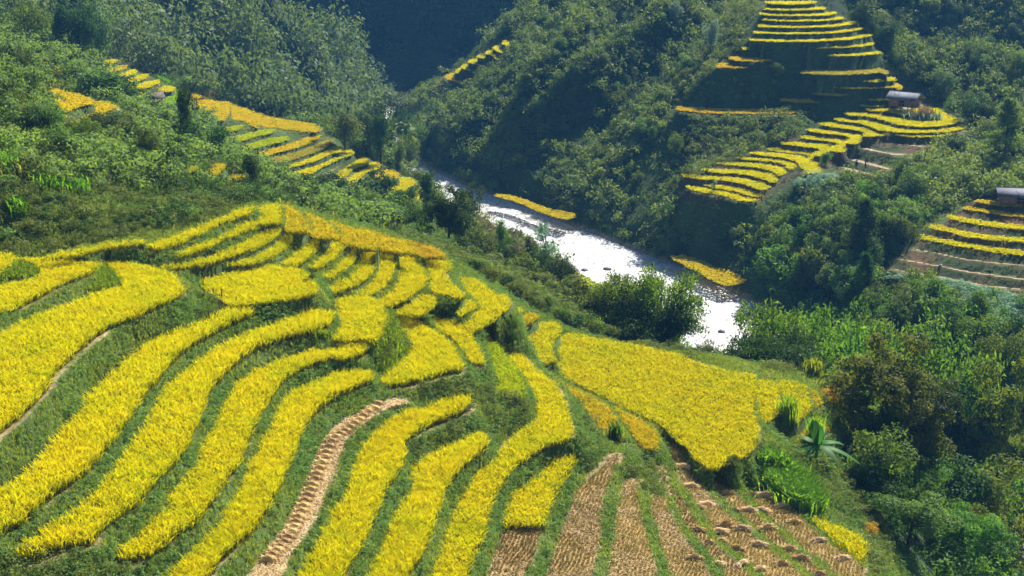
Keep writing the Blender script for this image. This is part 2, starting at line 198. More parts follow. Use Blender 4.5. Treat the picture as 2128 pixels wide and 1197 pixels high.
def zv(v, D): return CZ-D*math.tan(PITCH+math.atan((v-V0)/FPX))
for i, s in enumerate(qq):
    v = float(np.median(pts('c '+s)[:, 1])); fld('q%d' % i, 'r', zv(v, 262-(v-231)*0.2), Y, ORD[i]+' curved rice strip counted down the flight left of the reed topped knoll', 'c '+s)
fld('yd', 's', 39.3, None, 'bare trodden yard under the grey roofed stilt hut', 'g 260,430 450,400 700,410 860,470 700,540 420,590 280,540')
fld('z1', 'r', 38.9, Y, 'round yellow plot encircling the clump of reeds below the grey roofed hut', 'c 1650,125 1720,105 1800,110 1900,170 1960,200 1900,222 1750,236 1600,228 1510,213 1560,185 1640,150')
fld('z2', 'r', 38.3, Y, 'ring shaped rice strip one step below the reed topped plot', 'c 1435,250 1500,232 1600,252 1750,262 1900,252 2000,228 2005,248 1900,270 1700,277 1500,268')
fld('z3', 'r', 37.8, Y, 'short rice strip two steps below the reed topped plot', 'c 1515,283 1700,291 1850,288 1930,277 1920,292 1800,305 1600,302')
ww = [('c 1430,312 1650,335 1880,335', 7, 37.3), ('c 1360,337 1500,352 1700,374 1880,370', 9, 36.7), ('c 1220,370 1350,393 1500,423 1740,440', 15, 35.9), ('c 1110,442 1250,462 1400,500 1500,530', 22, 34.5), ('c 1120,510 1250,535 1400,572', 18, 33.8)]
for i, (s, th, z) in enumerate(ww):
    fld('w%d' % i, 's', z, None, ORD[i]+' bare harvested strip counted down from the yellow reed topped knoll', s, th)
tt = [('810,315 900,325 1040,345 1231,355 1400,365', 20, 34.5, YO), ('700,375 850,395 1050,425 1231,440 1500,455', 24, 33.7, YO), ('560,455 700,480 900,510 1100,530 1231,545 1500,570', 32, 32.9, Y), ('410,540 520,555 700,600 900,630 1231,660 1500,690', 32, 32.1, Y), ('330,630 450,650 650,690 900,730 1231,775 1500,810', 34, 31.3, Y)]
for i, (s, th, z, c) in enumerate(tt):
    fld('t%d' % i, 'r', z, c, ORD[i]+' rice strip from the top below the dark roofed hut at the right edge', 'd '+s, th)
for i, (s, th, z) in enumerate([('190,745 330,765 500,795 700,840 900,865 1231,895 1450,920', 15, 30.5), ('90,840 300,870 500,905 700,945 900,975 1231,1020 1450,1050', 17, 29.7), ('40,925 200,955 400,980 600,1020 900,1075 1130,1100 1350,1130', 18, 28.9)]):
    fld('tb%d' % i, 's', z, None, ORD[i]+' bare harvested strip below the last rice strip at the right edge', 'd '+s, th)
for i, (s, z) in enumerate([('1660,450 1740,468 1850,480', 24.0), ('1650,508 1740,522 1830,530', 23.3), ('1580,565 1700,585 1800,605', 22.6)]):
    fld('y%d' % i, 's', z, None, ORD[i]+' small shaded strip of the three in the wooded gully at the right', '9 '+s, 14)
ee = ['1440,180 1500,145 1550,150 1555,235 1500,210', '1260,280 1330,240 1340,290 1400,330 1440,350 1400,375 1330,330', '1100,390 1180,335 1235,325 1240,370 1300,420 1350,470 1340,520 1290,470 1220,420', '930,470 1000,430 1070,415 1080,460 1150,490 1220,550 1210,580 1150,540 1050,500',
      '750,570 820,530 900,510 910,550 1000,590 1070,640 1050,665 950,630 850,600', '600,690 640,640 700,625 710,665 780,705 860,725 800,740 720,735', '470,780 500,740 580,710 590,740 530,800', '260,880 330,835 430,810 420,870 470,920 600,990 720,1050 780,1100 810,1130 740,1110 620,1050 500,990 380,940 300,915']
ez = [43.6, 42.2, 40.9, 39.3, 37.6, 35.9, 34.2, 32.4]
for i, s in enumerate(ee):
    fld('e%d' % i, 'r', ez[i], Y if i < 7 else YO, ORD[i]+' small rice step from the top along the sharp ridge against the dark blue mountain', 'e '+s)
fld('v1', 'r', 22.6, YO, 'yellow and orange plot on the far river bank, upstream', '5 960,15 1030,15 1130,40 1230,80 1330,110 1445,130 1400,160 1300,135 1180,90 1100,55')
fld('v2', 'r', 22.0, YO, 'yellow plot on the far river bank, downstream, beside the stone edge', '6 0,390 80,410 180,460 270,480 380,540 330,565 230,560 120,500 0,440 -60,400')
fld('v3', 'r', 22.3, G, 'greenish plot on the near river bank behind the rounded shrubs', '5 1420,500 1500,510 1580,560 1640,610 1640,670 1590,650 1500,580')

# ---------------------------------------------------------------- terrain heightfield on a log-polar grid
NA, NR = 700, 1400
TH = np.linspace(-R(27), R(27), NA); LR = np.linspace(math.log(26), math.log(640), NR)
DT, DL = TH[1]-TH[0], LR[1]-LR[0]
RR = np.exp(LR)[:, None]; XX = RR*np.sin(TH)[None]; YY = RR*np.cos(TH)[None]
A = []
anch = '''1800,1150,37.5 1850,1190,35 1750,1000,36.8 1650,950,38 1730,850,38 1720,780,38 1850,1050,33 1950,1190,30 2100,1190,25 2000,1000,23.5 2128,900,24 1850,900,30 1650,720,24 1900,750,24
2050,700,26 1700,600,24 1850,600,26.5 1700,500,27.5 1600,500,25.5 1560,440,27.3 1480,520,22.3 1400,500,22.6 1400,400,27 1420,300,34 1350,250,36 1300,350,29 1200,380,27 1100,380,25.5 1000,300,28 900,280,26.5 850,240,23
1000,200,34.5 1100,200,37 1100,100,44 1200,100,45.5 1200,200,38 1300,150,42 1300,50,49.5 1400,150,43 1400,50,50 1500,30,53 1500,130,46 1250,0,54
700,240,22 650,230,27 600,200,32 500,150,38 400,100,43 300,50,49 600,100,41 700,150,32 740,190,25 540,10,51 450,50,47 200,20,54 300,130,42
200,430,56.9 200,380,57.0 100,300,58.2 300,350,55.5 50,200,60 0,100,60.5 250,260,51.3 300,240,48.6 350,260,49.7 130,120,52 100,90,53 50,60,55 20,20,56 230,240,51.5 250,300,53.5 0,400,58.2 0,300,59.4 450,400,50.4 540,390,47.3 650,430,37.5 760,430,34.9 900,480,34.9 1000,540,36.2 1100,600,37
1200,650,37.2 1300,700,31 1400,730,27.8 1030,470,29.6 1120,570,31.8 790,330,31.5 400,320,49.4 220,310,52.7 0,1197,50.6 300,1190,49.4 100,1300,50 700,1300,46.9 1100,1300,44 1500,1300,40.5 1900,1300,33 2128,1300,27
2050,100,48 1980,200,36 2100,250,37 1950,290,36.5 2050,330,35.5 1900,100,47.5 1950,20,52 2100,20,52 1800,450,29.5 1750,420,31 1900,400,33.5 2100,385,35.3 1330,440,23.5 1550,560,23.0 1950,640,27.3 2100,600,28.6
480,560,53.2 410,600,52.9 880,830,47.5 950,870,46.4 1220,930,43.2 1310,950,42.3 560,750,51.4 150,720,52.9 80,850,52.7 300,200,42.2 1890,215,39.8 850,805,48 840,690,49.6 790,760,48.9'''
for t in anch.split():
    u, v, z = map(float, t.split(','))
    x, y = unproj(u, v, z); A.append((x, y, z))
for w in [(-45, 60, 60), (-55, 90, 65), (-70, 140, 68), (-95, 200, 68), (-130, 280, 66), (-170, 350, 75), (60, 100, 24), (80, 140, 29), (95, 185, 38), (120, 225, 46), (130, 280, 55), (160, 350, 70), (-15, 26, 60), (10, 30, 52), (0, 40, 49.5), (25, 55, 38), (-25, 40, 57), (40, 70, 28),
          (-31, 404, 21), (3, 372, 53), (5, 408, 32), (30, 420, 40), (20, 440, 24), (-10, 425, 20), (40, 385, 66), (80, 390, 80), (130, 400, 85), (60, 440, 34), (-100, 400, 60), (-130, 420, 72), (-70, 430, 30), (-60, 400, 34),
          (-160, 455, 70), (-160, 490, 130), (-60, 452, 21), (-60, 475, 75), (-60, 500, 128), (20, 458, 24), (20, 480, 78), (20, 505, 130), (120, 462, 45), (120, 500, 130), (-100, 458, 35), (-110, 480, 85), (-110, 505, 130), (200, 480, 120), (-60, 620, 140), (60, 620, 140), (-250, 600, 140), (250, 600, 140), (-20, 450, 20.5)]:
    A.append(w)
RIV = [(1760, 960, 14), (1640, 840, 15), (1552, 740, 15), (1462, 652, 16), (1305, 570, 17), (1180, 518, 16), (1045, 452, 13), (910, 390, 9), (850, 355, 6), (805, 300, 3), (785, 252, 3), (812, 220, 4), (860, 208, 8)]
rv = [];
for u, v, w in RIV:
    x, y = unproj(u, v, 20.0); rv.append((x, y, w))
rv.append((rv[-1][0]+30, rv[-1][1]+12, 14)); rv.append((rv[-1][0]+90, rv[-1][1]+5, 14)); rv.insert(0, (62, 95, 14))
rv = np.array([(a, b, c) for a, b, c in rv])
for i in range(len(rv)):
    t = rv[min(i+1, len(rv)-1)]-rv[max(i-1, 0)]; n = np.array([-t[1], t[0]])/np.hypot(t[0], t[1])
    A.append((rv[i][0], rv[i][1], 18.6))
    for s in (-1, 1): A.append((rv[i][0]+s*n[0]*(rv[i][2]/2+2), rv[i][1]+s*n[1]*(rv[i][2]/2+2), 21.2))
for f in F:
    P = f['P'][::max(1, len(f['P'])//7)]
    x, y = unproj(P[:, 0], P[:, 1], f['z'])
    for a, b in zip(x, y): A.append((a, b, f['z']))
A = np.array(A)
Q = np.stack([np.arctan2(A[:, 0], A[:, 1]), np.log(np.hypot(A[:, 0], A[:, 1]))], 1)
def kern(d2): return 0.5*d2*np.log(d2+1e-12)
n = len(Q); d2 = ((Q[:, None]-Q[None])**2).sum(-1)
K = kern(d2)+np.eye(n)*2e-5
Pm = np.concatenate([np.ones((n, 1)), Q], 1)
M = np.block([[K, Pm], [Pm.T, np.zeros((3, 3))]])
cf = np.linalg.solve(M, np.concatenate([A[:, 2], np.zeros(3)]))
ci, cj = np.linspace(0, NR-1, 200), np.linspace(0, NA-1, 130)
gl, gt = np.interp(ci, np.arange(NR), LR), np.interp(cj, np.arange(NA), TH)
GT, GL = np.meshgrid(gt, gl)
ZC = cf[n]+cf[n+1]*GT+cf[n+2]*GL
for i in range(0, n, 100):
    q = Q[i:i+100]
    ZC += (kern((GT[..., None]-q[:, 0])**2+(GL[..., None]-q[:, 1])**2)*cf[i:min(i+100, n)]).sum(-1)
def upsample(C):
    fi = np.arange(NR)*(C.shape[0]-1)/(NR-1); i = np.minimum(fi.astype(int), C.shape[0]-2); t = (fi-i)[:, None]
    B = C[i]*(1-t)+C[i+1]*t
    fj = np.arange(NA)*(C.shape[1]-1)/(NA-1); j = np.minimum(fj.astype(int), C.shape[1]-2); t = (fj-j)[None]
    return B[:, j]*(1-t)+B[:, j+1]*t
Z = upsample(ZC)
def grid_ij(x, y):
    return (np.log(np.hypot(x, y))-LR[0])/DL, (np.arctan2(x, y)-TH[0])/DT
def bil(G, x, y):
    fi, fj = grid_ij(x, y); fi = np.clip(fi, 0, NR-1.001); fj = np.clip(fj, 0, NA-1.001)
    i = fi.astype(int); j = fj.astype(int); a = fi-i; b = fj-j
    return (G[i, j]*(1-a)+G[i+1, j]*a)*(1-b)+(G[i, j+1]*(1-a)+G[i+1, j+1]*a)*b
def dil(m, a, b):
    o = m.copy()
    for k in range(1, a+1): o[k:] |= m[:-k]; o[:-k] |= m[k:]
    m = o.copy()
    for k in range(1, b+1): o[:, k:] |= m[:, :-k]; o[:, :-k] |= m[:, k:]
    return o
def grow(P, d):
    t = np.roll(P, -1, 0)-np.roll(P, 1, 0); n = np.stack([t[:, 1], -t[:, 0]], 1)/(np.hypot(t[:, 0], t[:, 1])[:, None]+1e-9)
    a = 0.5*np.sum(P[:, 0]*np.roll(P[:, 1], -1)-np.roll(P[:, 0], -1)*P[:, 1])
    return P+n*(d if a > 0 else -d)
def in_field(f, x, y):
    u, v = proj(x, y, f['z']+f['h']); m = pip(u, v, f['P'])
    if f['both']:
        u, v = proj(x, y, f['z']+f['h']*f['q']+0.03); m &= pip(u, v, f['P'])
    return m
FID = np.full((NR, NA), -1, np.int16); LIP = np.zeros((NR, NA), bool)
for k, f in enumerate(F):
    x, y = unproj(f['P'][:, 0], f['P'][:, 1], f['z']); r = np.hypot(x, y); f['D'] = float(np.median(r))
    f['both'] = f['D'] < 150
    if f['kind'] == 'r': f['P'] = grow(f['P'], 6 if f['D'] < 80 else 2.5 if f['D'] < 95 else 0.3 if f['D'] < 150 else 1.0)
    f['h'] = (0.70 if f['D'] < 80 else 0.58 if f['D'] < 95 else 0.48 if f['D'] < 150 else 0.34) if f['kind'] == 'r' else 0.04
    if f['key'][0] == 'p': f['h'] = 0.44
    f['q'] = 0.0 if f['D'] < 80 else 0.5
    a, b = grid_ij(x, y); x2, y2 = unproj(f['P'][:, 0], f['P'][:, 1], f['z']+f['h']); a2, b2 = grid_ij(x2, y2)
    i0, i1 = int(max(0, min(a.min(), a2.min())-8)), int(min(NR, max(a.max(), a2.max())+9)); j0, j1 = int(max(0, min(b.min(), b2.min())-8)), int(min(NA, max(b.max(), b2.max())+9))
    f['box'] = (i0, i1, j0, j1)
    if i1 <= i0 or j1 <= j0: continue
    m = in_field(f, XX[i0:i1, j0:j1], YY[i0:i1, j0:j1])
    sub = FID[i0:i1, j0:j1]; sub[m & (sub < 0)] = k
CORE = FID >= 0
for k, f in enumerate(F):
    i0, i1, j0, j1 = f['box']
    if i1 <= i0 or j1 <= j0: continue
    w = 0.32 if f['D'] < 150 else 0.4
    sub = FID[i0:i1, j0:j1]; m = dil(sub == k, int(max(1, round(w/(f['D']*DL)))), int(max(1, round(w/(f['D']*DT)))))
    m &= sub < 0; sub[m] = k; LIP[i0:i1, j0:j1] |= m
for _ in range(1):
    H_ = FID.astype(np.int32)+1; bad = np.zeros_like(LIP)
    for a in range(-4, 5):
        for b in range(-4, 5):
            S_ = np.roll(np.roll(H_, a, 0), b, 1); bad |= (S_ > 0) & (S_ != H_)
    bad &= LIP; FID[bad] = -1; LIP &= ~bad
FIX = FID >= 0
zf = np.array([f['z'] for f in F])
Z0 = Z.copy(); Z[FIX] = zf[FID[FIX]]
def dist_to_river(x, y):
    best = np.full(x.shape, 1e9)
    for i in range(len(rv)-1):
        a, b = rv[i], rv[i+1]; d = b[:2]-a[:2]; t = np.clip(((x-a[0])*d[0]+(y-a[1])*d[1])/(d@d), 0, 1)
        w = a[2]*(1-t)+b[2]*t
        best = np.minimum(best, np.hypot(x-a[0]-t*d[0], y-a[1]-t*d[1])-w/2)
    return best
DR = dist_to_river(XX, YY)
near = dil(FIX, 34, 34)
free = near & ~FIX & (DR > 1.5)
wa, wb = 1/DL**2, 1/DT**2; ws = 2*(wa+wb)
I, J = np.where(free); ok = (I > 0) & (I < NR-1) & (J > 0) & (J < NA-1); I, J = I[ok], J[ok]
flat = I*NA+J; zr = Z.ravel()
for it in range(350):
    zr[flat] = (wa*(zr[flat-NA]+zr[flat+NA])+wb*(zr[flat-1]+zr[flat+1]))/ws
Z = zr.reshape(NR, NA)
# ridges and gullies of the hill across the river, roughness of the open slopes, the river bed
def hit(u, v, Zg=None):
    a, b, c = (float(q) for q in ray(u, v)); hx = math.hypot(a, b)
    rr = np.exp(LR); x, y = a/hx*rr, b/hx*rr; zt = bil(Z if Zg is None else Zg, x, y); zl = CZ+c/hx*rr
    k = np.where(zl < zt)[0]
    k = k[0] if len(k) else NR-1
    if k > 0:
        d0, d1 = zl[k-1]-zt[k-1], zl[k]-zt[k]; t = d0/(d0-d1+1e-9); r = rr[k-1]+t*(rr[k]-rr[k-1])
    else: r = rr[0]
    return a/hx*r, b/hx*r
RID = ['0 1440,60 1395,84 1278,167 1211,215 1138,254 1050,320', '0 1460,150 1398,217 1311,284 1211,368 1180,420', '0 1120,20 1078,43 1061,120 1010,200 960,270', '0 1290,0 1230,70 1180,150 1100,230', '0 1560,330 1480,440 1420,480', '0 700,40 720,150 690,210', '0 400,20 480,120 560,200', '0 520,0 600,100 650,190']
HF = np.zeros_like(Z)
Zb = Z.copy()
for s in RID:
    P = np.array([hit(u, v, Zb) for u, v in pts(s)]); best = np.full(Z.shape, 1e9)
    for i in range(len(P)-1):
        d = P[i+1]-P[i]; t = np.clip(((XX-P[i][0])*d[0]+(YY-P[i][1])*d[1])/(d@d+1e-9), 0, 1)
        best = np.minimum(best, np.hypot(XX-P[i][0]-t*d[0], YY-P[i][1]-t*d[1]))
    HF = np.maximum(HF, np.exp(-(best/5.0)**2))
sm = np.clip(dil(FIX, 10, 10)*1.0, 0, 1)
openm = (~near).astype(float)
for _ in range(25): openm[1:-1, 1:-1] = (openm[:-2, 1:-1]+openm[2:, 1:-1]+openm[1:-1, :-2]+openm[1:-1, 2:])/4
openm *= np.clip((DR-1)/6, 0, 1)
far = np.clip((RR-150)/100, 0, 1)
Z += openm*far*(HF*10-3.0)
Z += openm*(0.5+far)*(vnoise(XX, YY, 14, 1)*2.2+vnoise(XX, YY, 5, 2)*1.0+vnoise(XX, YY, 2, 3)*0.4)
rough = (~FIX)*np.clip(1-far, 0.4, 1)
Z += rough*(vnoise(XX, YY, 1.6, 4)*0.22+vnoise(XX, YY, 0.5, 5)*0.10)
Z = np.where(DR < 4, np.where(DR < 0, 18.6, np.maximum(np.minimum(Z, 18.6+np.clip(DR, 0, 9)*0.9+0.0), 18.6)), Z)
Z = np.where((DR >= 0) & (DR < 4) & (Z < 18.6+DR*0.6), 18.6+DR*0.6, Z)
Z = np.where((DR >= 4) & ~FIX, np.maximum(Z, 20.6), Z)
PU, PV = proj(XX, YY, Z)
GZr = np.gradient(Z, axis=0)/(RR*DL); GZt = np.gradient(Z, axis=1)/(RR*DT); SLOPE = np.hypot(GZr, GZt)
def zat(x, y): return bil(Z, x, y)

# ---------------------------------------------------------------- materials
def M_(name):
    m = bpy.data.materials.new(name); m.use_nodes = True; t = m.node_tree; t.nodes.clear()
    o = t.nodes.new('ShaderNodeOutputMaterial'); return m, t, o
def nd(t, ty, **kw):
    x = t.nodes.new(ty)
    for k, v in kw.items():
        if k.startswith('i_'): x.inputs[k[2:].replace('_', ' ')].default_value = v
        else: setattr(x, k, v)
    return x
def c4(c): return (c[0], c[1], c[2], 1)
def leaf_mat(name, c1, c2, tr=0.35, rough=0.5, spec=0.4, tcol=(1.0, 0.92, 0.28), hue=0.03):
    m, t, o = M_(name); L = t.links.new
    at = nd(t, 'ShaderNodeAttribute', attribute_name='tint')
    mx = nd(t, 'ShaderNodeMix', data_type='RGBA'); mx.inputs[6].default_value = c4(c1); mx.inputs[7].default_value = c4(c2)
    L(at.outputs['Fac'], mx.inputs[0])
    oi = nd(t, 'ShaderNodeObjectInfo'); hs = nd(t, 'ShaderNodeHueSaturation')
    mr = nd(t, 'ShaderNodeMapRange'); mr.inputs[3].default_value = 0.5-hue; mr.inputs[4].default_value = 0.5+hue; L(oi.outputs['Random'], mr.inputs[0]); L(mr.outputs[0], hs.inputs['Hue'])
    mv = nd(t, 'ShaderNodeMapRange'); mv.inputs[3].default_value = 0.8; mv.inputs[4].default_value = 1.25; L(oi.outputs['Random'], mv.inputs[0]); L(mv.outputs[0], hs.inputs['Value'])
    L(mx.outputs[2], hs.inputs['Color'])
    p = nd(t, 'ShaderNodeBsdfPrincipled'); p.inputs['Roughness'].default_value = rough+.08; p.inputs['Specular IOR Level'].default_value = spec*.10
    L(hs.outputs[0], p.inputs['Base Color'])
    tm = nd(t, 'ShaderNodeMix', data_type='RGBA', blend_type='MULTIPLY'); tm.inputs[0].default_value = 1; tm.inputs[7].default_value = (tcol[0]*2.2, tcol[1]*2.2, tcol[2]*2.2, 1)
    L(hs.outputs[0], tm.inputs[6])
    tb = nd(t, 'ShaderNodeBsdfTranslucent'); L(tm.outputs[2], tb.inputs[0])
    ms = nd(t, 'ShaderNodeMixShader'); ms.inputs[0].default_value = tr; L(p.outputs[0], ms.inputs[1]); L(tb.outputs[0], ms.inputs[2]); L(ms.outputs[0], o.inputs[0])
    return m
def rice_mat():
    m, t, o = M_('ripe_rice'); L = t.links.new
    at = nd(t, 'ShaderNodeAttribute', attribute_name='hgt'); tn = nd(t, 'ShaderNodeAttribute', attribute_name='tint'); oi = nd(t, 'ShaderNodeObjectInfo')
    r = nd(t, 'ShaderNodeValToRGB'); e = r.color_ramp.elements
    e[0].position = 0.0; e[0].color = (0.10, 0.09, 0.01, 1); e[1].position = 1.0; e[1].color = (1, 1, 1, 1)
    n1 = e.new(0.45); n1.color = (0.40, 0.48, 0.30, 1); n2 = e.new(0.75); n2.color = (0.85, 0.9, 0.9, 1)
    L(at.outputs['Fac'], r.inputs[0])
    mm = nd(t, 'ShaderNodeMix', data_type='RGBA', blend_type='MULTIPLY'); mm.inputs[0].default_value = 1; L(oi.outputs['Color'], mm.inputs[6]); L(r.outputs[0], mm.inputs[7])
    geo = nd(t, 'ShaderNodeNewGeometry'); ns = nd(t, 'ShaderNodeTexNoise'); ns.inputs['Scale'].default_value = 0.35; ns.inputs['Detail'].default_value = 4; L(geo.outputs['Position'], ns.inputs['Vector'])
    ad = nd(t, 'ShaderNodeMath', operation='MULTIPLY_ADD'); ad.inputs[1].default_value = 0.5; L(tn.outputs['Fac'], ad.inputs[0]); 
    n3 = nd(t, 'ShaderNodeMath', operation='MULTIPLY'); n3.inputs[1].default_value = 0.7; L(ns.outputs['Fac'], n3.inputs[0]); L(n3.outputs[0], ad.inputs[2])
    vr = nd(t, 'ShaderNodeValToRGB'); v = vr.color_ramp.elements; v[0].position = 0.2; v[0].color = (0.62, 0.78, 0.9, 1); v[1].position = 0.85; v[1].color = (1.03, 0.97, 1.0, 1)
    q = v.new(0.55); q.color = (1, 1, 1, 1); q = v.new(0.36); q.color = (0.84, 0.92, 1, 1); L(ad.outputs[0], vr.inputs[0])
    m2 = nd(t, 'ShaderNodeMix', data_type='RGBA', blend_type='MULTIPLY'); m2.inputs[0].default_value = 1; L(mm.outputs[2], m2.inputs[6]); L(vr.outputs[0], m2.inputs[7])
    d = nd(t, 'ShaderNodeBsdfDiffuse'); L(m2.outputs[2], d.inputs[0]); tb = nd(t, 'ShaderNodeBsdfTranslucent'); L(m2.outputs[2], tb.inputs[0])
    ms = nd(t, 'ShaderNodeMixShader'); ms.inputs[0].default_value = 0.45; L(d.outputs[0], ms.inputs[1]); L(tb.outputs[0], ms.inputs[2]); L(ms.outputs[0], o.inputs[0])
    return m
def plain_mat(name, c1, c2, scale=3, rough=0.85, spec=0.2, bump=0.0):
    m, t, o = M_(name); L = t.links.new
    geo = nd(t, 'ShaderNodeTexCoord'); ns = nd(t, 'ShaderNodeTexNoise'); ns.inputs['Scale'].default_value = scale; ns.inputs['Detail'].default_value = 6; L(geo.outputs['Object'], ns.inputs['Vector'])
    r = nd(t, 'ShaderNodeValToRGB'); r.color_ramp.elements[0].position = 0.35; r.color_ramp.elements[1].position = 0.68
    r.color_ramp.elements[0].color = c4(c1); r.color_ramp.elements[1].color = c4(c2); L(ns.outputs['Fac'], r.inputs[0])
    p = nd(t, 'ShaderNodeBsdfPrincipled'); p.inputs['Roughness'].default_value = rough; p.inputs['Specular IOR Level'].default_value = spec
    L(r.outputs[0], p.inputs['Base Color']); L(p.outputs[0], o.inputs[0])
    if bump:
        b = nd(t, 'ShaderNodeBump'); b.inputs['Strength'].default_value = bump; b.inputs['Distance'].default_value = 0.05; L(ns.outputs['Fac'], b.inputs['Height']); L(b.outputs[0], p.inputs['Normal'])
    return m
def ground_mat():
    m, t, o = M_('valley_ground'); L = t.links.new
    at = nd(t, 'ShaderNodeAttribute', attribute_name='ground'); geo = nd(t, 'ShaderNodeNewGeometry')
    ns = nd(t, 'ShaderNodeTexNoise'); ns.inputs['Scale'].default_value = 1.8; ns.inputs['Detail'].default_value = 8; ns.inputs['Roughness'].default_value = 0.7; L(geo.outputs['Position'], ns.inputs['Vector'])
    mr = nd(t, 'ShaderNodeMapRange'); mr.inputs[1].default_value = 0.3; mr.inputs[2].default_value = 0.7; mr.inputs[3].default_value = 0.45; mr.inputs[4].default_value = 1.5; L(ns.outputs['Fac'], mr.inputs[0])
    mx = nd(t, 'ShaderNodeMix', data_type='RGBA', blend_type='MULTIPLY'); mx.inputs[0].default_value = 1; L(at.outputs['Color'], mx.inputs[6]); L(mr.outputs[0], mx.inputs[7])
    p = nd(t, 'ShaderNodeBsdfPrincipled'); p.inputs['Roughness'].default_value = 0.95; p.inputs['Specular IOR Level'].default_value = 0.1; L(mx.outputs[2], p.inputs['Base Color'])
    b = nd(t, 'ShaderNodeBump'); b.inputs['Strength'].default_value = 0.8; b.inputs['Distance'].default_value = 0.15; L(ns.outputs['Fac'], b.inputs['Height']); L(b.outputs[0], p.inputs['Normal'])
    L(p.outputs[0], o.inputs[0]); return m
def water_mat():
    m, t, o = M_('river_water'); L = t.links.new
    geo = nd(t, 'ShaderNodeNewGeometry'); mp = nd(t, 'ShaderNodeMapping'); mp.inputs['Rotation'].default_value = (0, 0, R(27)); mp.inputs['Scale'].default_value = (1.6, 0.6, 1); L(geo.outputs['Position'], mp.inputs[0])
    ns = nd(t, 'ShaderNodeTexNoise'); ns.inputs['Scale'].default_value = 0.9; ns.inputs['Detail'].default_value = 8; ns.inputs['Roughness'].default_value = 0.65; L(mp.outputs[0], ns.inputs['Vector'])
    r = nd(t, 'ShaderNodeValToRGB'); r.color_ramp.elements[0].position = 0.36; r.color_ramp.elements[0].color = (0.20, 0.205, 0.21, 1); r.color_ramp.elements[1].position = 0.56; r.color_ramp.elements[1].color = (0.55, 0.55, 0.55, 1); L(ns.outputs['Fac'], r.inputs[0])  # foam white, with sun glint and ripple shade put into the colour
    p = nd(t, 'ShaderNodeBsdfPrincipled'); p.inputs['Roughness'].default_value = 0.42; p.inputs['Specular IOR Level'].default_value = 0.8; L(r.outputs[0], p.inputs['Base Color'])
    b = nd(t, 'ShaderNodeBump'); b.inputs['Strength'].default_value = 1.0; b.inputs['Distance'].default_value = 0.35; L(ns.outputs['Fac'], b.inputs['Height']); L(b.outputs[0], p.inputs['Normal'])
    L(p.outputs[0], o.inputs[0]); return m

# ---------------------------------------------------------------- mesh helpers
def tag(o, label, cat=None, kind=None, group=None):
    if label: o['label'] = label
    if cat: o['category'] = cat
    if kind: o['kind'] = kind
    if group: o['group'] = group
    return o
def mesh(name, V, Fq, mat, parent=None, attrs=None, smooth_=False):
    V = np.asarray(V, np.float32); Fq = np.asarray(Fq, np.int32)
    me = bpy.data.meshes.new(name); me.vertices.add(len(V)); me.vertices.foreach_set('co', V.ravel())
    nf, k = Fq.shape; me.loops.add(nf*k); me.loops.foreach_set('vertex_index', Fq.ravel())
    me.polygons.add(nf); me.polygons.foreach_set('loop_start', np.arange(0, nf*k, k, dtype=np.int32)); 
    if smooth_: me.polygons.foreach_set('use_smooth', np.ones(nf, bool))
    for a, d in (attrs or {}).items():
        d = np.asarray(d, np.float32)
        if d.ndim == 1:
            at = me.attributes.new(a, 'FLOAT', 'POINT'); at.data.foreach_set('value', d)
        else:
            at = me.attributes.new(a, 'FLOAT_COLOR', 'POINT'); at.data.foreach_set('color', np.concatenate([d, np.ones((len(d), 1), np.float32)], 1).ravel())
    me.update(calc_edges=True); me.validate()
    if mat: me.materials.append(mat)
    o = bpy.data.objects.new(name, me); COL.objects.link(o); o.parent = parent
    return o
def empty(name, loc, label=None, cat=None, group=None, rz=0):
    o = bpy.data.objects.new(name, None); COL.objects.link(o); o.location = loc; o.rotation_euler = (0, 0, rz); o.empty_display_size = 0.5
    return tag(o, label, cat, None, group)
def unit(v): return v/(np.linalg.norm(v, axis=-1, keepdims=True)+1e-9)
def leaf_quads(c, nrm, ln, wd, g=rng):
    """one diamond-shaped leaf per centre c, facing nrm"""
    n = len(c); nrm = unit(nrm); a = unit(np.cross(nrm, g.normal(size=(n, 3)))); b = np.cross(nrm, a)
    ln = np.broadcast_to(ln, n)[:, None]; wd = np.broadcast_to(wd, n)[:, None]
    V = np.stack([c-a*ln/2, c+b*wd/2+a*ln*0.06, c+a*ln/2-nrm*ln*0.12, c-b*wd/2+a*ln*0.06], 1).reshape(-1, 3)
    return V, np.arange(4*n).reshape(n, 4)
def scatter(name, tpl, pos, sc, mat, tint=None, label=None, kind='stuff', tilt=None, parent=None):
    """copies of small templates merged into one sheet of ground cover"""
    n = len(pos); which = rng.integers(0, len(tpl), n); VV, FF, TT, off = [], [], [], 0
    rot = rng.random(n)*2*math.pi
    for k, (tv, tf, tt) in enumerate(tpl):
        idx = np.where(which == k)[0]
        if not len(idx): continue
        c, s = np.cos(rot[idx])[:, None], np.sin(rot[idx])[:, None]; S = sc[idx][:, None] if sc.ndim == 1 else None
        x = tv[None, :, 0]; y = tv[None, :, 1]; z = tv[None, :, 2]
        if S is None: sx, sz = sc[idx, 0][:, None], sc[idx, 1][:, None]
        else: sx = sz = S
        V = np.stack([(x*c-y*s)*sx, (x*s+y*c)*sx, z*sz+0*c], -1)+pos[idx][:, None]
        VV.append(V.reshape(-1, 3)); nv = len(tv)
        FF.append((tf[None]+(np.arange(len(idx))*nv)[:, None, None]+off).reshape(-1, 4)); off += len(idx)*nv
        t = tt[None]*0.55+(rng.random(len(idx)) if tint is None else tint[idx])[:, None]*0.45
        TT.append(t.ravel())
    o = mesh(name, np.concatenate(VV), np.concatenate(FF), mat, parent, {'tint': np.concatenate(TT)})
    return tag(o, label, None, kind) if parent is None else o
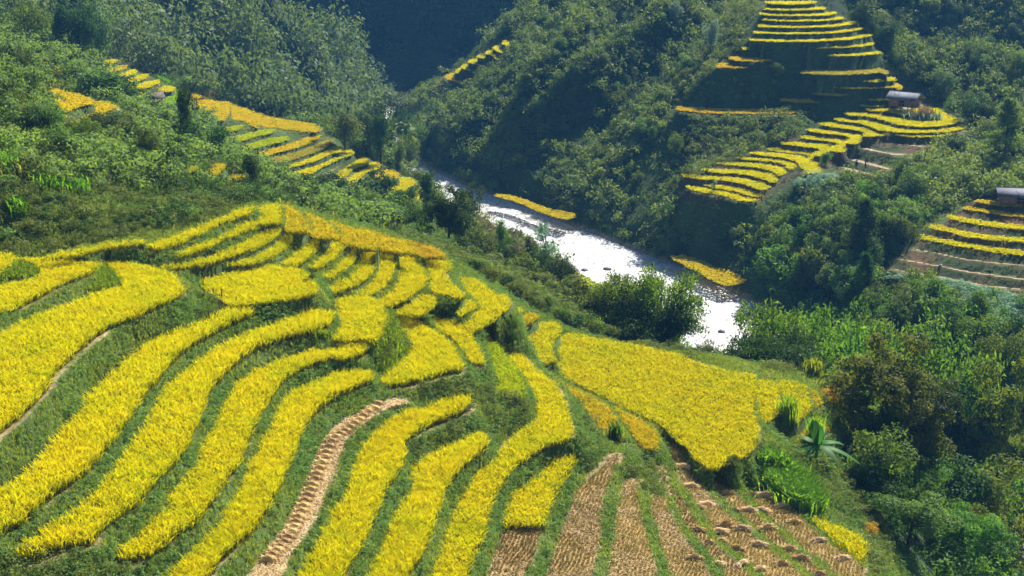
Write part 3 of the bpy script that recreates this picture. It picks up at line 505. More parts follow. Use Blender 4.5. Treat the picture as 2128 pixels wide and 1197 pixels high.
def sample(weight, n):
    w = (weight*(RR**2)).ravel(); s = w.sum()
    if s <= 0: return np.zeros((0, 3))
    k = np.searchsorted(np.cumsum(w)/s, rng.random(n)); k = np.minimum(k, NR*NA-1)
    i, j = k//NA, k % NA
    r = np.exp(LR[i]+(rng.random(n)-.5)*DL); t = TH[j]+(rng.random(n)-.5)*DT
    x, y = r*np.sin(t), r*np.cos(t)
    return np.stack([x, y, zat(x, y)], 1)
def area(weight): return float((weight*(RR**2)).sum()*DT*DL)
def bush_tpl(n, seed, leaf=0.22, flat=0.75, lumps=5, asp=0.55):
    g = np.random.default_rng(seed); c0 = g.normal(size=(lumps, 3))*[0.38, 0.38, 0.2]+[0, 0, 0.5*flat]; c0[:, 2] = np.abs(c0[:, 2]); rad = 0.28+g.random(lumps)*0.22
    w = g.integers(0, lumps, n); d = unit(g.normal(size=(n, 3))); d[:, 2] = np.where(d[:, 2] < -0.3, -d[:, 2], d[:, 2])
    c = c0[w]+d*rad[w][:, None]*(0.6+0.45*g.random(n))[:, None]*[1, 1, flat]
    V, Fq = leaf_quads(c, d+g.normal(size=(n, 3))*0.6+[0, 0, 0.4], leaf*(0.7+0.6*g.random(n)), leaf*asp*(0.7+0.6*g.random(n)), g)
    V[:, 2] = np.maximum(V[:, 2], -0.1)
    return V, Fq, np.repeat(g.random(n)*0.6+0.4*g.random(lumps)[w], 4)
def blade_tpl(n, seed, spread=0.35, h=1.0, w=0.06, lean=0.45):
    g = np.random.default_rng(seed); b = g.normal(size=(n, 2))*spread*0.5; a = g.random(n)*6.28; L = h*(0.6+0.5*g.random(n)); dx = np.cos(a)*lean*L; dy = np.sin(a)*lean*L
    px, py = -np.sin(a)*w/2, np.cos(a)*w/2; V = []
    f = lambda s, k, zz: np.stack([b[:, 0]+dx*s+px*k, b[:, 1]+dy*s+py*k, L*zz], 1)
    P0, P1 = f(0, -1, -0.05), f(0, 1, -0.05); P2, P3 = f(0.35, 1, 0.7), f(0.35, -1, 0.7); P4, P5 = f(1, 0.25, 0.92), f(1, -0.25, 0.92)
    V = np.stack([P0, P1, P2, P3, P4, P5], 1).reshape(-1, 3); k = np.arange(n)[:, None]*6
    Fq = np.concatenate([k+[0, 1, 2, 3], k+[3, 2, 4, 5]], 0)
    return V, Fq, np.repeat(g.random(n), 6)
def tube(P, rad, sides=6):
    P = np.asarray(P, float); rad = np.broadcast_to(rad, len(P)); T = unit(np.gradient(P, axis=0)); ref = np.array([0.31, 0.83, 0.46])
    a = unit(np.cross(T, ref)); b = np.cross(T, a); an = np.arange(sides)*2*math.pi/sides
    V = P[:, None]+rad[:, None, None]*(a[:, None]*np.cos(an)[None, :, None]+b[:, None]*np.sin(an)[None, :, None])
    n = len(P); i = np.arange(n-1)[:, None]*sides; j = np.arange(sides)[None]; k = (j+1) % sides
    return V.reshape(-1, 3), np.stack([i+j, i+k, i+sides+k, i+sides+j], -1).reshape(-1, 4)
def join(L):
    V, Fq, off = [], [], 0
    for v, f in L: V.append(v); Fq.append(f+off); off += len(v)
    return np.concatenate(V), np.concatenate(Fq)
def box(x0, x1, y0, y1, z0, z1):
    V = np.array([(x, y, z) for z in (z0, z1) for y in (y0, y1) for x in (x0, x1)], float)
    return V, np.array([(0, 2, 3, 1), (4, 5, 7, 6), (0, 1, 5, 4), (2, 6, 7, 3), (0, 4, 6, 2), (1, 3, 7, 5)])
# ---------------------------------------------------------------- ground sheet and river
def zone(s): return pip(PU, PV, pts(s))
inview = (PU > -110) & (PU < 2240) & (PV > -90) & (PV < 1300)
PYR = zone('0 1395,205 1560,-60 1740,-60 1880,190 2015,270 1900,330 1850,370 1740,385 1700,340 1570,425 1415,415') & (RR > 225)
BANK = zone('0 1835,560 2040,405 2260,400 2260,640 1850,600') & (RR > 165) & (RR < 230)
GUL = zone('9 1500,430 1880,430 1880,640 1560,620') & (RR > 115)
grass = np.array([0.065, 0.098, 0.022]); scrubg = np.array([0.026, 0.050, 0.016])
G3 = np.empty((NR, NA, 3)); G3[:] = scrubg
nn = vnoise(XX, YY, 3, 21)[..., None]
G3[near & (RR < 150)] = grass
G3[near & (RR >= 150)] = (0.042, 0.070, 0.018)
brown = np.array([0.085, 0.048, 0.026])
k = np.clip(0.40+nn*1.5, 0, 1); rb = brown*k+np.array([0.036, 0.06, 0.018])*(1-k)
mB = (PYR | BANK | GUL) & near; G3[mB] = rb[mB]; mP = PYR & near & (PV < 270) & (PU < 1840); G3[mP] = (0.036, 0.066, 0.022)
lipmix = np.clip(.5+vnoise(XX, YY, 2.2, 22)*2.2, 0, 1)[..., None]*np.array([0.24, 0.185, 0.095])+np.clip(.5-vnoise(XX, YY, 2.2, 22)*2.2, 0, 1)[..., None]*np.array([0.10, 0.115, 0.032])
mL = LIP & (SLOPE < .7); G3[mL] = lipmix[mL]
lipfar = LIP & (RR > 150) & (SLOPE < .5); G3[lipfar] = (0.11, 0.13, 0.035)
G3[CORE & (SLOPE < .5)] = (0.09, 0.065, 0.015)
G3[(DR < 2.2) & (DR > -3)] = (0.24, 0.21, 0.17)
G3 *= (1+nn*0.5)
ii = np.arange(NR-1)[:, None]*NA; jj = np.arange(NA-1)[None]
quads = np.stack([ii+jj, ii+jj+1, ii+NA+jj+1, ii+NA+jj], -1).reshape(-1, 4)
gm = ground_mat()
tag(mesh('terrain', np.stack([XX, YY, Z], -1).reshape(-1, 3), quads, gm, None, {'ground': G3.reshape(-1, 3)}, True), 'terraced valley ground of grassy banks and overgrown slopes', None, 'structure')
L_, R_ = [], []
for i in range(len(rv)):
    t = rv[min(i+1, len(rv)-1)]-rv[max(i-1, 0)]; nrm = np.array([-t[1], t[0]])/np.hypot(t[0], t[1]); h = rv[i][2]/2+2.2
    L_.append(rv[i][:2]-nrm*h); R_.append(rv[i][:2]+nrm*h)
WV, WF = [], []
cr = lambda P: np.array(P)
def dens(P, n=10): P = np.array(P); return np.concatenate([np.stack([np.interp(np.linspace(0, len(P)-1, (len(P)-1)*n+1), np.arange(len(P)), P[:, c]) for c in (0, 1)], 1)])
LL, RR_ = dens(L_), dens(R_); nW = 12
WV = np.concatenate([np.concatenate([LL*(1-t)+RR_*t, np.full((len(LL), 1), 20.0)], 1)[:, None] for t in np.linspace(0, 1, nW)], 1).reshape(-1, 3)
i = np.arange(len(LL)-1)[:, None]*nW; j = np.arange(nW-1)[None]
WF = np.stack([i+j, i+nW+j, i+nW+j+1, i+j+1], -1).reshape(-1, 4)
tag(mesh('river', WV, WF, water_mat(), None, None, True), 'white glittering river rapids running down the valley', None, 'structure')
rock = plain_mat('river_rock', (0.12, 0.10, 0.09), (0.28, 0.25, 0.22), 2.0, 0.9, 0.2, 0.5)

# ---------------------------------------------------------------- crops
ricem = rice_mat()
stubm = plain_mat('stubble_soil', (0.17, 0.11, 0.042), (0.36, 0.25, 0.105), 1.3, 0.95, 0.1, 0.6)
fallow = plain_mat('fallow_soil', (0.13, 0.15, 0.04), (0.22, 0.22, 0.07), 0.8, 0.95, 0.1, 0.6)
barem = plain_mat('bare_soil', (0.20, 0.15, 0.095), (0.38, 0.31, 0.21), 0.6, 0.95, 0.1, 0.6)
strawm = leaf_mat('cut_straw', (0.38, 0.25, 0.11), (0.62, 0.48, 0.28), 0.12, 0.7, 0.3, (0.6, 0.5, 0.4), hue=0.006)
palestraw = leaf_mat('pale_straw', (0.60, 0.45, 0.25), (0.82, 0.68, 0.45), 0.25, 0.7, 0.3, (0.6, 0.5, 0.4), hue=0.006)
brownstraw = leaf_mat('brown_straw', (0.44, 0.30, 0.11), (0.68, 0.51, 0.26), 0.12, 0.7, 0.3, (0.6, 0.5, 0.4), hue=0.006)
stubstem = leaf_mat('stubble_stems', (0.24, 0.18, 0.055), (0.52, 0.40, 0.18), 0.15, 0.7, 0.2, (0.6, 0.6, 0.3), hue=0.006)
def rice_tpl(n, seed, w):
    g = np.random.default_rng(seed); b = g.normal(size=(n, 2))*0.05; a = g.random(n)*6.28; L = 0.72+0.4*g.random(n); lean = 0.16+0.26*g.random(n)
    dx, dy = np.cos(a)*lean, np.sin(a)*lean; a2 = g.random(n)*6.28; px, py = np.cos(a2)*w/2, np.sin(a2)*w/2
    f = lambda s, k, zz: np.stack([b[:, 0]+dx*s+px*k, b[:, 1]+dy*s+py*k, L*zz], 1)
    V = np.stack([f(0, -.6, 0), f(0, .6, 0), f(.4, 1, .72), f(.4, -1, .72), f(1, .55, .95), f(1, -.55, .95)], 1).reshape(-1, 3)
    k = np.arange(n)[:, None]*6; Fq = np.concatenate([k+[0, 1, 2, 3], k+[3, 2, 4, 5]], 0)
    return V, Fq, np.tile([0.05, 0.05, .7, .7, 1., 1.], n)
RT = {60: [rice_tpl(6, 100+i, 0.036) for i in range(6)], 100: [rice_tpl(6, 110+i, 0.046) for i in range(6)], 300: [rice_tpl(6, 120+i, 0.15) for i in range(6)]}
def field_points(f, s, jit=0.5):
    x1, y1 = unproj(f['P'][:, 0], f['P'][:, 1], f['z']); x2, y2 = unproj(f['P'][:, 0], f['P'][:, 1], f['z']+f['h'])
    x0, x9 = min(x1.min(), x2.min()), max(x1.max(), x2.max()); y0, y9 = min(y1.min(), y2.min()), max(y1.max(), y2.max())
    gx, gy = np.meshgrid(np.arange(x0, x9, s), np.arange(y0, y9, s)); gx = gx.ravel(); gy = gy.ravel()
    gx = gx+(rng.random(len(gx))-.5)*s*2*jit; gy = gy+(rng.random(len(gy))-.5)*s*2*jit
    m = in_field(f, gx, gy); u, v = proj(gx, gy, f['z']); m &= (u > -90) & (u < 2220) & (v < 1290)
    return gx[m], gy[m]
def sheet(k, dz):
    f = F[k]; i0, i1, j0, j1 = f['box']; m = (FID[i0:i1, j0:j1] == k) & ~LIP[i0:i1, j0:j1]
    q = m[:-1, :-1] & m[1:, :-1] & m[:-1, 1:] & m[1:, 1:]; a, b = np.where(q); a = a+i0; b = b+j0
    ids = np.stack([a*NA+b, a*NA+b+1, (a+1)*NA+b+1, (a+1)*NA+b], 1)
    un, inv = np.unique(ids, return_inverse=True); inv = inv.reshape(-1, 4)
    V = np.stack([XX.ravel()[un], YY.ravel()[un], np.full(len(un), f['z']+dz)], 1)
    return V, inv
nblade = 0
for k, f in enumerate(F):
    D = f['D']
    if f['kind'] == 'r':
        s, key = (0.15, 60) if D < 78 else (0.18, 100) if D < 100 else (0.22, 100) if D < 150 else (0.42, 300)
        x, y = field_points(f, s)
        if len(x) < 3: print('EMPTY FIELD', f['key'], D); continue
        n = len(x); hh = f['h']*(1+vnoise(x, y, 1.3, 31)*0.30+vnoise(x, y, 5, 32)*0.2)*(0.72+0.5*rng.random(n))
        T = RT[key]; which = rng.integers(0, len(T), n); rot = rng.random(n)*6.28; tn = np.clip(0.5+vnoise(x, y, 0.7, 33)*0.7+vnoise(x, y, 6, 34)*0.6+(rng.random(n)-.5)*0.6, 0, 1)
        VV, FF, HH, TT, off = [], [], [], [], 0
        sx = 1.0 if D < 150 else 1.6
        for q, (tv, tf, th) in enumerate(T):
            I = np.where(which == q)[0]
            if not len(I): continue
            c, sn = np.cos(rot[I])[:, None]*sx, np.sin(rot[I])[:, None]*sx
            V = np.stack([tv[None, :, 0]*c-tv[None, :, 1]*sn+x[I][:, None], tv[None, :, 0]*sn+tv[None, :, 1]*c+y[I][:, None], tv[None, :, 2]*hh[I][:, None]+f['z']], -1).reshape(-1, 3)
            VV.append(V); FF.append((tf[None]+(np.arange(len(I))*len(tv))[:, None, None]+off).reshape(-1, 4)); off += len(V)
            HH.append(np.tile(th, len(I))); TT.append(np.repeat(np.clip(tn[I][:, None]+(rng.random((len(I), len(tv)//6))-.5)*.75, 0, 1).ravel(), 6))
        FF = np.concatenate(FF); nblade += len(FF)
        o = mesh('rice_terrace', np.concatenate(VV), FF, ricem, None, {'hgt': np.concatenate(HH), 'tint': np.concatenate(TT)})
        o.color = c4(f['col']); tag(o, f['label'], 'rice field', None, 'ripe rice plots on the terraces')
    else:
        V, q = sheet(k, 0.02)
        if len(q) < 2: print('EMPTY SHEET', f['key'], D); continue
        key = f['key']
        m = stubm if key[0] == 'D' else fallow if key == 'k8' else strawm if key == 'GG' else barem
        o = mesh('harvested_terrace', V, q, stubm if key == 'GG' else m); tag(o, f['label'], 'harvested field', None, 'harvested plots on the terraces')
        if key[0] in 'Dk':
            x1, y1 = unproj(f['P'][:, 0], f['P'][:, 1], f['z'])
            dirn = np.array([0.28, 1.0]) if key[0] == 'D' else np.array([1, .5]); dirn = dirn/np.hypot(*dirn); pr = np.array([dirn[1], -dirn[0]])
            far_ = key == 'k8'; sr, sa = (0.24, 0.17) if not far_ else (0.6, 0.6); ctr = np.array([x1.mean(), y1.mean()]); ext = max(np.ptp(x1), np.ptp(y1))
            a, b = np.meshgrid(np.arange(-ext, ext, sr), np.arange(-ext, ext, sa)); a = a.ravel(); b = b.ravel()
            a = a+0.07*np.sin(b*1.7)+(rng.random(len(a))-.5)*0.05; b = b+(rng.random(len(b))-.5)*0.08
            x = ctr[0]+pr[0]*a+dirn[0]*b; y = ctr[1]+pr[1]*a+dirn[1]*b; mm = in_field(f, x, y) & (rng.random(len(x)) < 0.93); x, y = x[mm], y[mm]
            P3 = np.stack([x, y, np.full(len(x), f['z']+0.02)], 1); tint = np.clip(0.5+vnoise(x, y, 2.2, 41)*1.2, 0, 1)
            so_ = scatter('stubble', [blade_tpl(6, 200+i, 0.5, 1.0, 0.28, 0.5) for i in range(4)], P3, 0.13+0.08*rng.random(len(x)), stubstem if not far_ else bpy.data.materials['stubble_stems'], tint, parent=o)
            so_['kind'] = 'stuff'
            if key in ('D1', 'D2', 'D3', 'D0', 'D4', 'D5'):
                nz = vnoise(x, y, 2.6, 42)+vnoise(x, y, 0.9, 43)*0.5; th = {'D3': -0.05, 'D2': 0.05, 'D1': 0.10, 'D0': 0.16}.get(key, 0.22); I = np.where(nz > th)[0]; I = np.repeat(I, 3)
                if len(I):
                    c = P3[I]+rng.normal(size=(len(I), 3))*[0.12, 0.12, 0.02]+[0, 0, 0.09]
                    V, q = leaf_quads(c, rng.normal(size=(len(I), 3))*0.35+[0, 0, 1], 0.55, 0.035)
                    s2 = mesh('loose_straw', V, q, strawm, o, {'tint': np.repeat(rng.random(len(I)), 4)}); s2['kind'] = 'stuff'
        if key == 'GG':
            x, y = field_points(f, 0.085); n = len(x)
            c = np.stack([x, y, f['z']+0.05+rng.random(n)*0.12+0.12*np.clip(vnoise(x, y, 0.8, 44)+.3, 0, 1)], 1)
            V, q = leaf_quads(c, rng.normal(size=(n, 3))*0.4+[0, 0, 1], 0.5, 0.035)
            s2 = mesh('loose_straw', V, q, strawm, o, {'tint': np.repeat(np.clip(rng.random(n)*.7+vnoise(x, y, 1, 45)+.35, 0, 1), 4)}); s2['kind'] = 'stuff'
print('rice quads', nblade)

# ---------------------------------------------------------------- sheaves and bundles of cut rice
def sheaf_mesh(seed, L=1.15, Wd=0.55, H=0.34, n=260):
    g = np.random.default_rng(seed); t = g.random(n)*2-1; w = 0.45+0.55*np.abs(t)**0.8; a = g.random(n)*math.pi; rad = np.sqrt(g.random(n))
    c = np.stack([t*L/2*0.72, np.cos(a)*Wd/2*w*rad, np.sin(a)*H*(0.55+0.45*w)*rad+0.02], 1)
    d = unit(np.stack([np.ones(n), c[:, 1]*1.3*np.sign(t), -0.25*np.abs(t)*np.sign(t)], 1)+g.normal(size=(n, 3))*0.13)
    nr = unit(np.stack([np.zeros(n), c[:, 1]*2, np.full(n, .35)], 1)+g.normal(size=(n, 3))*0.3); b = unit(np.cross(nr, d)); l = (0.3+0.25*g.random(n))[:, None]; wd = 0.016
    V = np.stack([c-d*l-b*wd, c-d*l+b*wd, c+d*l+b*wd, c+d*l-b*wd], 1).reshape(-1, 3); V[:, 2] = np.maximum(V[:, 2], 0.0)
    # solid heart of the bundle
    tt = np.linspace(-1, 1, 9); cv, cf_ = tube(np.stack([tt*L*0.42, tt*0, 0.11+tt*0], 1), 0.16+0.06*np.abs(tt), 8); cv[:, 2] = np.maximum(cv[:, 2]*1.0, 0.01); cv[:, 1] *= 1.15
    cap = np.array([[0, 1, 2, 3], [0, 3, 4, 7], [4, 5, 6, 7]]); cf_ = np.concatenate([cf_, cap, cap+len(cv)-8])
    tint = np.repeat(g.random(n), 4); V2, F2 = join([(V, np.arange(4*n).reshape(n, 4)), (cv, cf_)])
    return V2, F2, np.concatenate([tint, np.full(len(cv), 0.2)])
SH = [bpy.data.objects and None]
def ref(name, V, q, mat, tint): 
    o = mesh(name, V, q, mat, None, {'tint': tint}); return o
shv = [sheaf_mesh(i) for i in range(4)]
spots = [(10, 515, 0), (55, 632, 0), (150, 745, 0), (265, 675, 1), (430, 690, 1), (515, 690, 0), (578, 702, 0), (410, 780, 0), (482, 787, 0), (615, 755, 0), (310, 787, 1), (690, 855, 1), (515, 893, 1), (262, 870, 1), (365, 897, 0), (225, 917, 0), (95, 902, 1), (145, 985, 1),
         (225, 985, 1), (475, 997, 0), (335, 1022, 1), (840, 970, 0), (990, 1080, 0), (655, 1022, 1), (730, 1082, 1), (605, 1115, 1), (360, 1115, 0), (210, 1118, 0), (470, 1150, 0), (840, 1178, 1), (95, 760, 0), (70, 1080, 1)]
stripname = {'D3': 'straw strewn strip', 'D4': 'third strip from the outer edge', 'D5': 'strip under the great field', 'D6': 'second strip from the outer edge', 'D7': 'outermost greenish strip'}
rows = {}
for a, b, c in spots:
    u, v = 1420+a/2.993, 797+b/2.993; best = None
    for kk_ in ('D3', 'D4', 'D5', 'D6', 'D7'):
        f = [g for g in F if g['key'] == kk_][0]; x, y = unproj(u, v+5, f['z'])
        if pip(np.array([u]), np.array([v+5]), f['P'])[0]: best = (kk_, f, x, y)
    if best is None:
        dd = []
        for kk_ in ('D3', 'D4', 'D5', 'D6', 'D7'):
            f = [g for g in F if g['key'] == kk_][0]; dd.append((np.hypot(f['P'][:, 0]-u, f['P'][:, 1]-v).min(), kk_, f))
        _, kk_, f = min(dd, key=lambda q: q[0]); x, y = unproj(u, v+5, f['z']); best = (kk_, f, x, y)
    rows.setdefault(best[0], []).append((v, best[2], best[3], best[1]['z'], c))
protos = {}
for kk_, L in rows.items():
    L.sort(key=lambda q: q[0])
    for r_, (v, x, y, z, c) in enumerate(L):
        i = rng.integers(0, 4); key = (i, c)
        if key not in protos: o = protos[key] = mesh('rice_sheaf', shv[i][0], shv[i][1], palestraw if c == 0 else brownstraw, None, {'tint': shv[i][2]})
        else: o = protos[key].copy(); COL.objects.link(o)
        zz = max(z+0.03, float(zat(np.array([x]), np.array([y]))[0])+0.02)
        o.location = (x, y, zz); o.rotation_euler = (0, 0, rng.normal()*0.35); s = 0.9+0.3*rng.random(); o.scale = (s*.74, s*.78, s*.8)
        tag(o, ('pale' if c == 0 else 'brown')+' rice sheaf, %s from the top on the %s' % (ORD[r_], stripname[kk_]), 'rice sheaf', None, 'sheaves drying on the stubble')
fG = [g for g in F if g['key'] == 'GG'][0]
lft = smooth(pts('8 210,185 120,235 40,300 7 2090,350 2050,420 2010,500 1985,570 1950,650 1910,740 1880,820 1830,920 1780,1000 1710,1070 1650,1140 1600,1200'), 3)[:-6]
seg = np.concatenate([[0], np.cumsum(np.hypot(*np.diff(lft, axis=0).T))]); nb = 36
lft = lft-[5, 0]
bp = None
for i in range(nb):
    s = seg[-1]*(i+0.5)/nb; u, v = np.interp(s, seg, lft[:, 0]), np.interp(s, seg, lft[:, 1]); x, y = unproj(u, v, fG['z']+.1)
    if bp is None: o = bp = mesh('straw_bundle', sheaf_mesh(9)[0], sheaf_mesh(9)[1], brownstraw, None, {'tint': sheaf_mesh(9)[2]})
    else: o = bp.copy(); COL.objects.link(o)
    o.location = (x, y, fG['z']+0.1); o.rotation_euler = (0, 0, 0.15+rng.normal()*0.2); o.scale = (.62, .8+rng.random()*.3, .85)
    w = ORD[i] if i < 20 else ('twenty-' if i < 30 else 'thirty-')+ORD[i % 10-1] if i % 10 else {20: 'twenty-first', 30: 'thirtieth'}.get(i, '')
    w = (ORD[:19]+['twentieth']+['twenty-'+t for t in ORD[:9]]+['thirtieth']+['thirty-'+t for t in ORD[:9]])[i]
    tag(o, 'brown rice bundle on the narrow straw covered strip, %s from its upper end' % w, 'straw bundle', None, 'bundles laid along the harvested strip')

# ---------------------------------------------------------------- ground cover
nearS = np.where(RR > 150, dil(FIX, 5, 6), near)
mg = leaf_mat('bank_grass', (0.080, 0.130, 0.022), (0.27, 0.30, 0.08), 0.4, 0.55, 0.3)
mgl = leaf_mat('lime_grass', (0.10, 0.18, 0.014), (0.22, 0.31, 0.035), 0.45, 0.5, 0.3)
mh = leaf_mat('bank_herbs', (0.034, 0.080, 0.018), (0.19, 0.265, 0.075), 0.3, 0.45, 0.45)
mlh = leaf_mat('left_hill_scrub', (0.050, 0.105, 0.025), (0.17, 0.25, 0.075), 0.35)
msc = leaf_mat('hill_scrub', (0.036, 0.085, 0.026), (0.18, 0.26, 0.08), 0.34, 0.45, 0.5)
mfo = leaf_mat('wood_leaves', (0.034, 0.075, 0.030), (0.14, 0.19, 0.085), 0.3, 0.45, 0.5)
mdk = leaf_mat('dark_leaves', (0.011, 0.030, 0.007), (0.058, 0.105, 0.020), 0.28, 0.45, 0.4)
mmd = leaf_mat('mid_leaves', (0.026, 0.064, 0.012), (0.14, 0.215, 0.038), 0.34, 0.45, 0.4)
mbr = leaf_mat('bright_leaves', (0.024, 0.068, 0.009), (0.125, 0.22, 0.028), 0.4, 0.45, 0.4)
mol = leaf_mat('olive_leaves', (0.030, 0.058, 0.010), (0.145, 0.19, 0.032), 0.36, 0.5, 0.35)
msv = leaf_mat('silver_leaves', (0.10, 0.15, 0.09), (0.30, 0.38, 0.27), 0.25, 0.5, 0.5, (0.8, 0.95, 0.7))
mye = leaf_mat('yellow_leaves', (0.25, 0.20, 0.02), (0.55, 0.38, 0.03), 0.4, 0.5, 0.3)
mco = leaf_mat('dry_stalks', (0.20, 0.15, 0.06), (0.40, 0.31, 0.16), 0.2, 0.7, 0.2, (0.6, 0.5, 0.4))
GT_ = [blade_tpl(8, 300+i, 0.55, 1.0, 0.075, 0.5) for i in range(6)]
HB = [bush_tpl(36, 320+i, 0.26, 0.7, 3) for i in range(6)]
BU = [bush_tpl(170, 340+i, 0.16, 0.85, 7) for i in range(8)]
HI = [bush_tpl(80, 360+i, 0.27, 0.85, 6) for i in range(10)]
FO = [bush_tpl(200, 380+i, 0.15, 0.95, 8) for i in range(8)]
HI2 = [bush_tpl(110, 390+i, 0.175, 0.9, 6) for i in range(8)]
SL = SLOPE
fg = near & ~CORE & (RR < 150) & inview
soft = (0.35+np.clip(vnoise(XX, YY, 1.6, 51)+.4, 0, 1))
W1 = fg*(~LIP+0.05*LIP)*soft*np.sqrt(1+SL**2); n = int(min(95000, area(fg*1.0)*34)); print('fg riser area', area(fg*1.0))
P3 = sample(W1, n); scatter('bank_grass', GT_, P3, (0.13+0.17*rng.random(n))*(0.8+P3[:, 1]/260), mg, np.clip(.5+vnoise(P3[:, 0], P3[:, 1], 4, 52)*1.3, 0, 1), 'green grass covering the banks between the rice strips')
W2 = fg*(~LIP)*np.clip(SL-0.25, 0, 1.2)*np.clip(vnoise(XX, YY, 2.4, 53)+.35, 0.05, 1); n = int(min(34000, area(fg*1.0)*9))
P3 = sample(W2, n); scatter('bank_herbs', HB, P3, 0.20+0.28*rng.random(n)**1.5, mh, None, 'low leafy weeds on the steep terrace banks')
TH_ = (zone('4 -60,200 300,150 700,170 1100,110 1400,60 1600,0 1560,70 1400,130 1100,240 920,300 800,270 500,330 300,370 -60,370') | zone('4 1130,590 1300,640 1450,720 1300,780 1000,900 850,960 620,1197 450,1197 600,950 950,760') | zone('0 560,650 680,635 690,655 560,690') | zone('5 0,960 280,800 420,990 260,1130 150,1090')
       | zone('8 420,100 600,0 960,0 1000,80 1120,100 1230,200 1000,390 900,300 780,180 640,90') | zone('8 380,430 560,330 760,220 740,320 500,440 440,560') | zone('8 1420,120 1560,200 1640,480 1540,560 1420,400') | zone('8 1760,480 1900,470 2030,680 1960,700 1860,600 1750,580') | zone('7 -80,1080 280,1110 560,1010 700,1080 860,1090 1060,1030 800,1300 -80,1300'))
TH_ |= zone('9 480,620 560,480 900,400 1100,650 1280,1000 1260,1250 1140,1240 1140,1120 1110,940 830,800 640,640') | zone('0 1230,705 1400,735 1440,745 1440,725 1400,690 1240,660') | zone('0 1580,775 1660,772 1640,745 1580,750') | zone('0 925,525 1010,565 1060,615 1110,655 1250,708 1260,665 1130,585 1010,525 945,500') | zone('0 -60,380 480,330 560,408 650,436 760,450 940,512 1010,570 940,540 800,480 650,440 590,418 520,425 300,480 -60,510')
TH_ &= (RR < 165) & ~CORE & inview
n = int(min(13000, area(TH_*1.0)*2.4)); print('thicket area', area(TH_*1.0))
P3 = sample(TH_*np.clip(vnoise(XX, YY, 3, 54)+.5, 0.1, 1), n); sc = 0.38+0.62*rng.random(n)**1.7; scatter('bank_shrubbery', BU, P3-[0, 0, .05], sc, mh, None, 'tangled green shrubbery on the wider banks')
BK = zone('0 -60,385 480,335 600,420 520,425 300,482 -60,512') & (RR < 165) & ~CORE
for m_, n, a0, l_ in ((mdk, 900, .6, 'dark bushes on the overgrown bank'), (mlh if False else mh, 900, .4, 'leafy weeds on the overgrown bank')):
    P3 = sample(BK*np.clip(vnoise(XX, YY, 5, 72+n)+.3, .03, 1), n); scatter('bank_shrubbery', BU, P3-[0, 0, .1], a0+.9*rng.random(n)**2, m_, None, l_)
GS = zone('5 270,740 330,790 430,990 380,1050 250,1140 180,930 270,860') | zone('4 640,470 780,570 560,630') | zone('4 40,430 260,490 200,530 0,560') | zone('0 620,700 640,690 700,700')
n = 5000; P3 = sample(GS*(RR < 110)*~CORE*1.0, n); scatter('meadow_grass', GT_, P3, 0.25+0.3*rng.random(n), mgl, None, 'light green grass on the small open slopes between plots')
LGZ = zone('9 490,500 560,480 700,600 830,760 830,800 740,790 640,720 520,620')
n = 2600; P3 = sample(LGZ*(RR < 125)*~CORE*1.0, n); scatter('lime_grass', GT_, P3, 0.7+0.7*rng.random(n), mgl, None, 'tall lime green grass beside the banana plant')
op = (~nearS | (nearS & ~FIX & (RR > 150))) & inview & (DR > 2)
nearfar = nearS & ~FIX & (RR > 150) & inview & (DR > 2)
# left hillside
HCL = zone('0 148,72 200,78 350,165 420,225 330,235 240,195 148,115') & (RR > 205)
HCL |= zone('0 285,185 365,185 372,240 280,245') & (RR > 120) | zone('0 85,182 250,205 255,240 195,285 100,280') & (RR > 128) & (RR < 182)
lh = op & ~HCL & (RR > 84) & (RR < 300) & (PU < 800) & ~nearS
wl = lh*np.clip(vnoise(XX, YY, 7, 55)+.55, .1, 1); a_ = area(lh*1.0); n = int(min(16000, a_*1.0)); print('left hill', a_)
P3 = sample(wl, n); scatter('hillside_shrubbery', BU, P3-[0, 0, .15], (0.5+2.0*rng.random(n)**3.2)*(0.7+P3[:, 1]/300), mlh, np.clip(.5+vnoise(P3[:, 0], P3[:, 1], 9, 62)*1.4, 0, 1), 'dense mixed shrubbery on the left hillside')
nd_ = 1500; P3 = sample(lh*np.clip(vnoise(XX, YY, 6, 71), .02, 1), nd_); scatter('hillside_shrubbery', BU, P3-[0, 0, .15], (0.9+1.5*rng.random(nd_)**2)*(0.7+P3[:, 1]/300), mdk, None, 'bushes darkened for shrub shadows, scattered over the left hillside')  # dark leaf tone puts shrub shadows into the colour of these bushes
n = int(min(16000, a_*1.5)); P3 = sample(lh*1.0, n); scatter('hillside_grass', GT_, P3, 0.6+0.7*rng.random(n), mg, None, 'rank grass on the left hillside')
LP = zone('1 330,810 520,830 560,960 360,960') | zone('1 250,1100 500,1080 540,1197 240,1197') | zone('1 0,900 110,900 90,1100 0,1100') | zone('1 980,480 1110,520 1100,550 1000,510') | zone('4 80,90 140,100 120,170') | zone('1 560,250 640,300 560,290')
n = 2600; P3 = sample(LP*(RR < 330)*~FIX*1.0*(RR**-1)*np.clip(vnoise(XX, YY, 4, 77), 0.02, 1), n); scatter('lime_grass', GT_, P3, 0.7+0.6*rng.random(n), leaf_mat('cane_grass', (0.06, 0.16, 0.012), (0.16, 0.30, 0.03), .4), None, 'lime green cane grass patches on the left hillside')
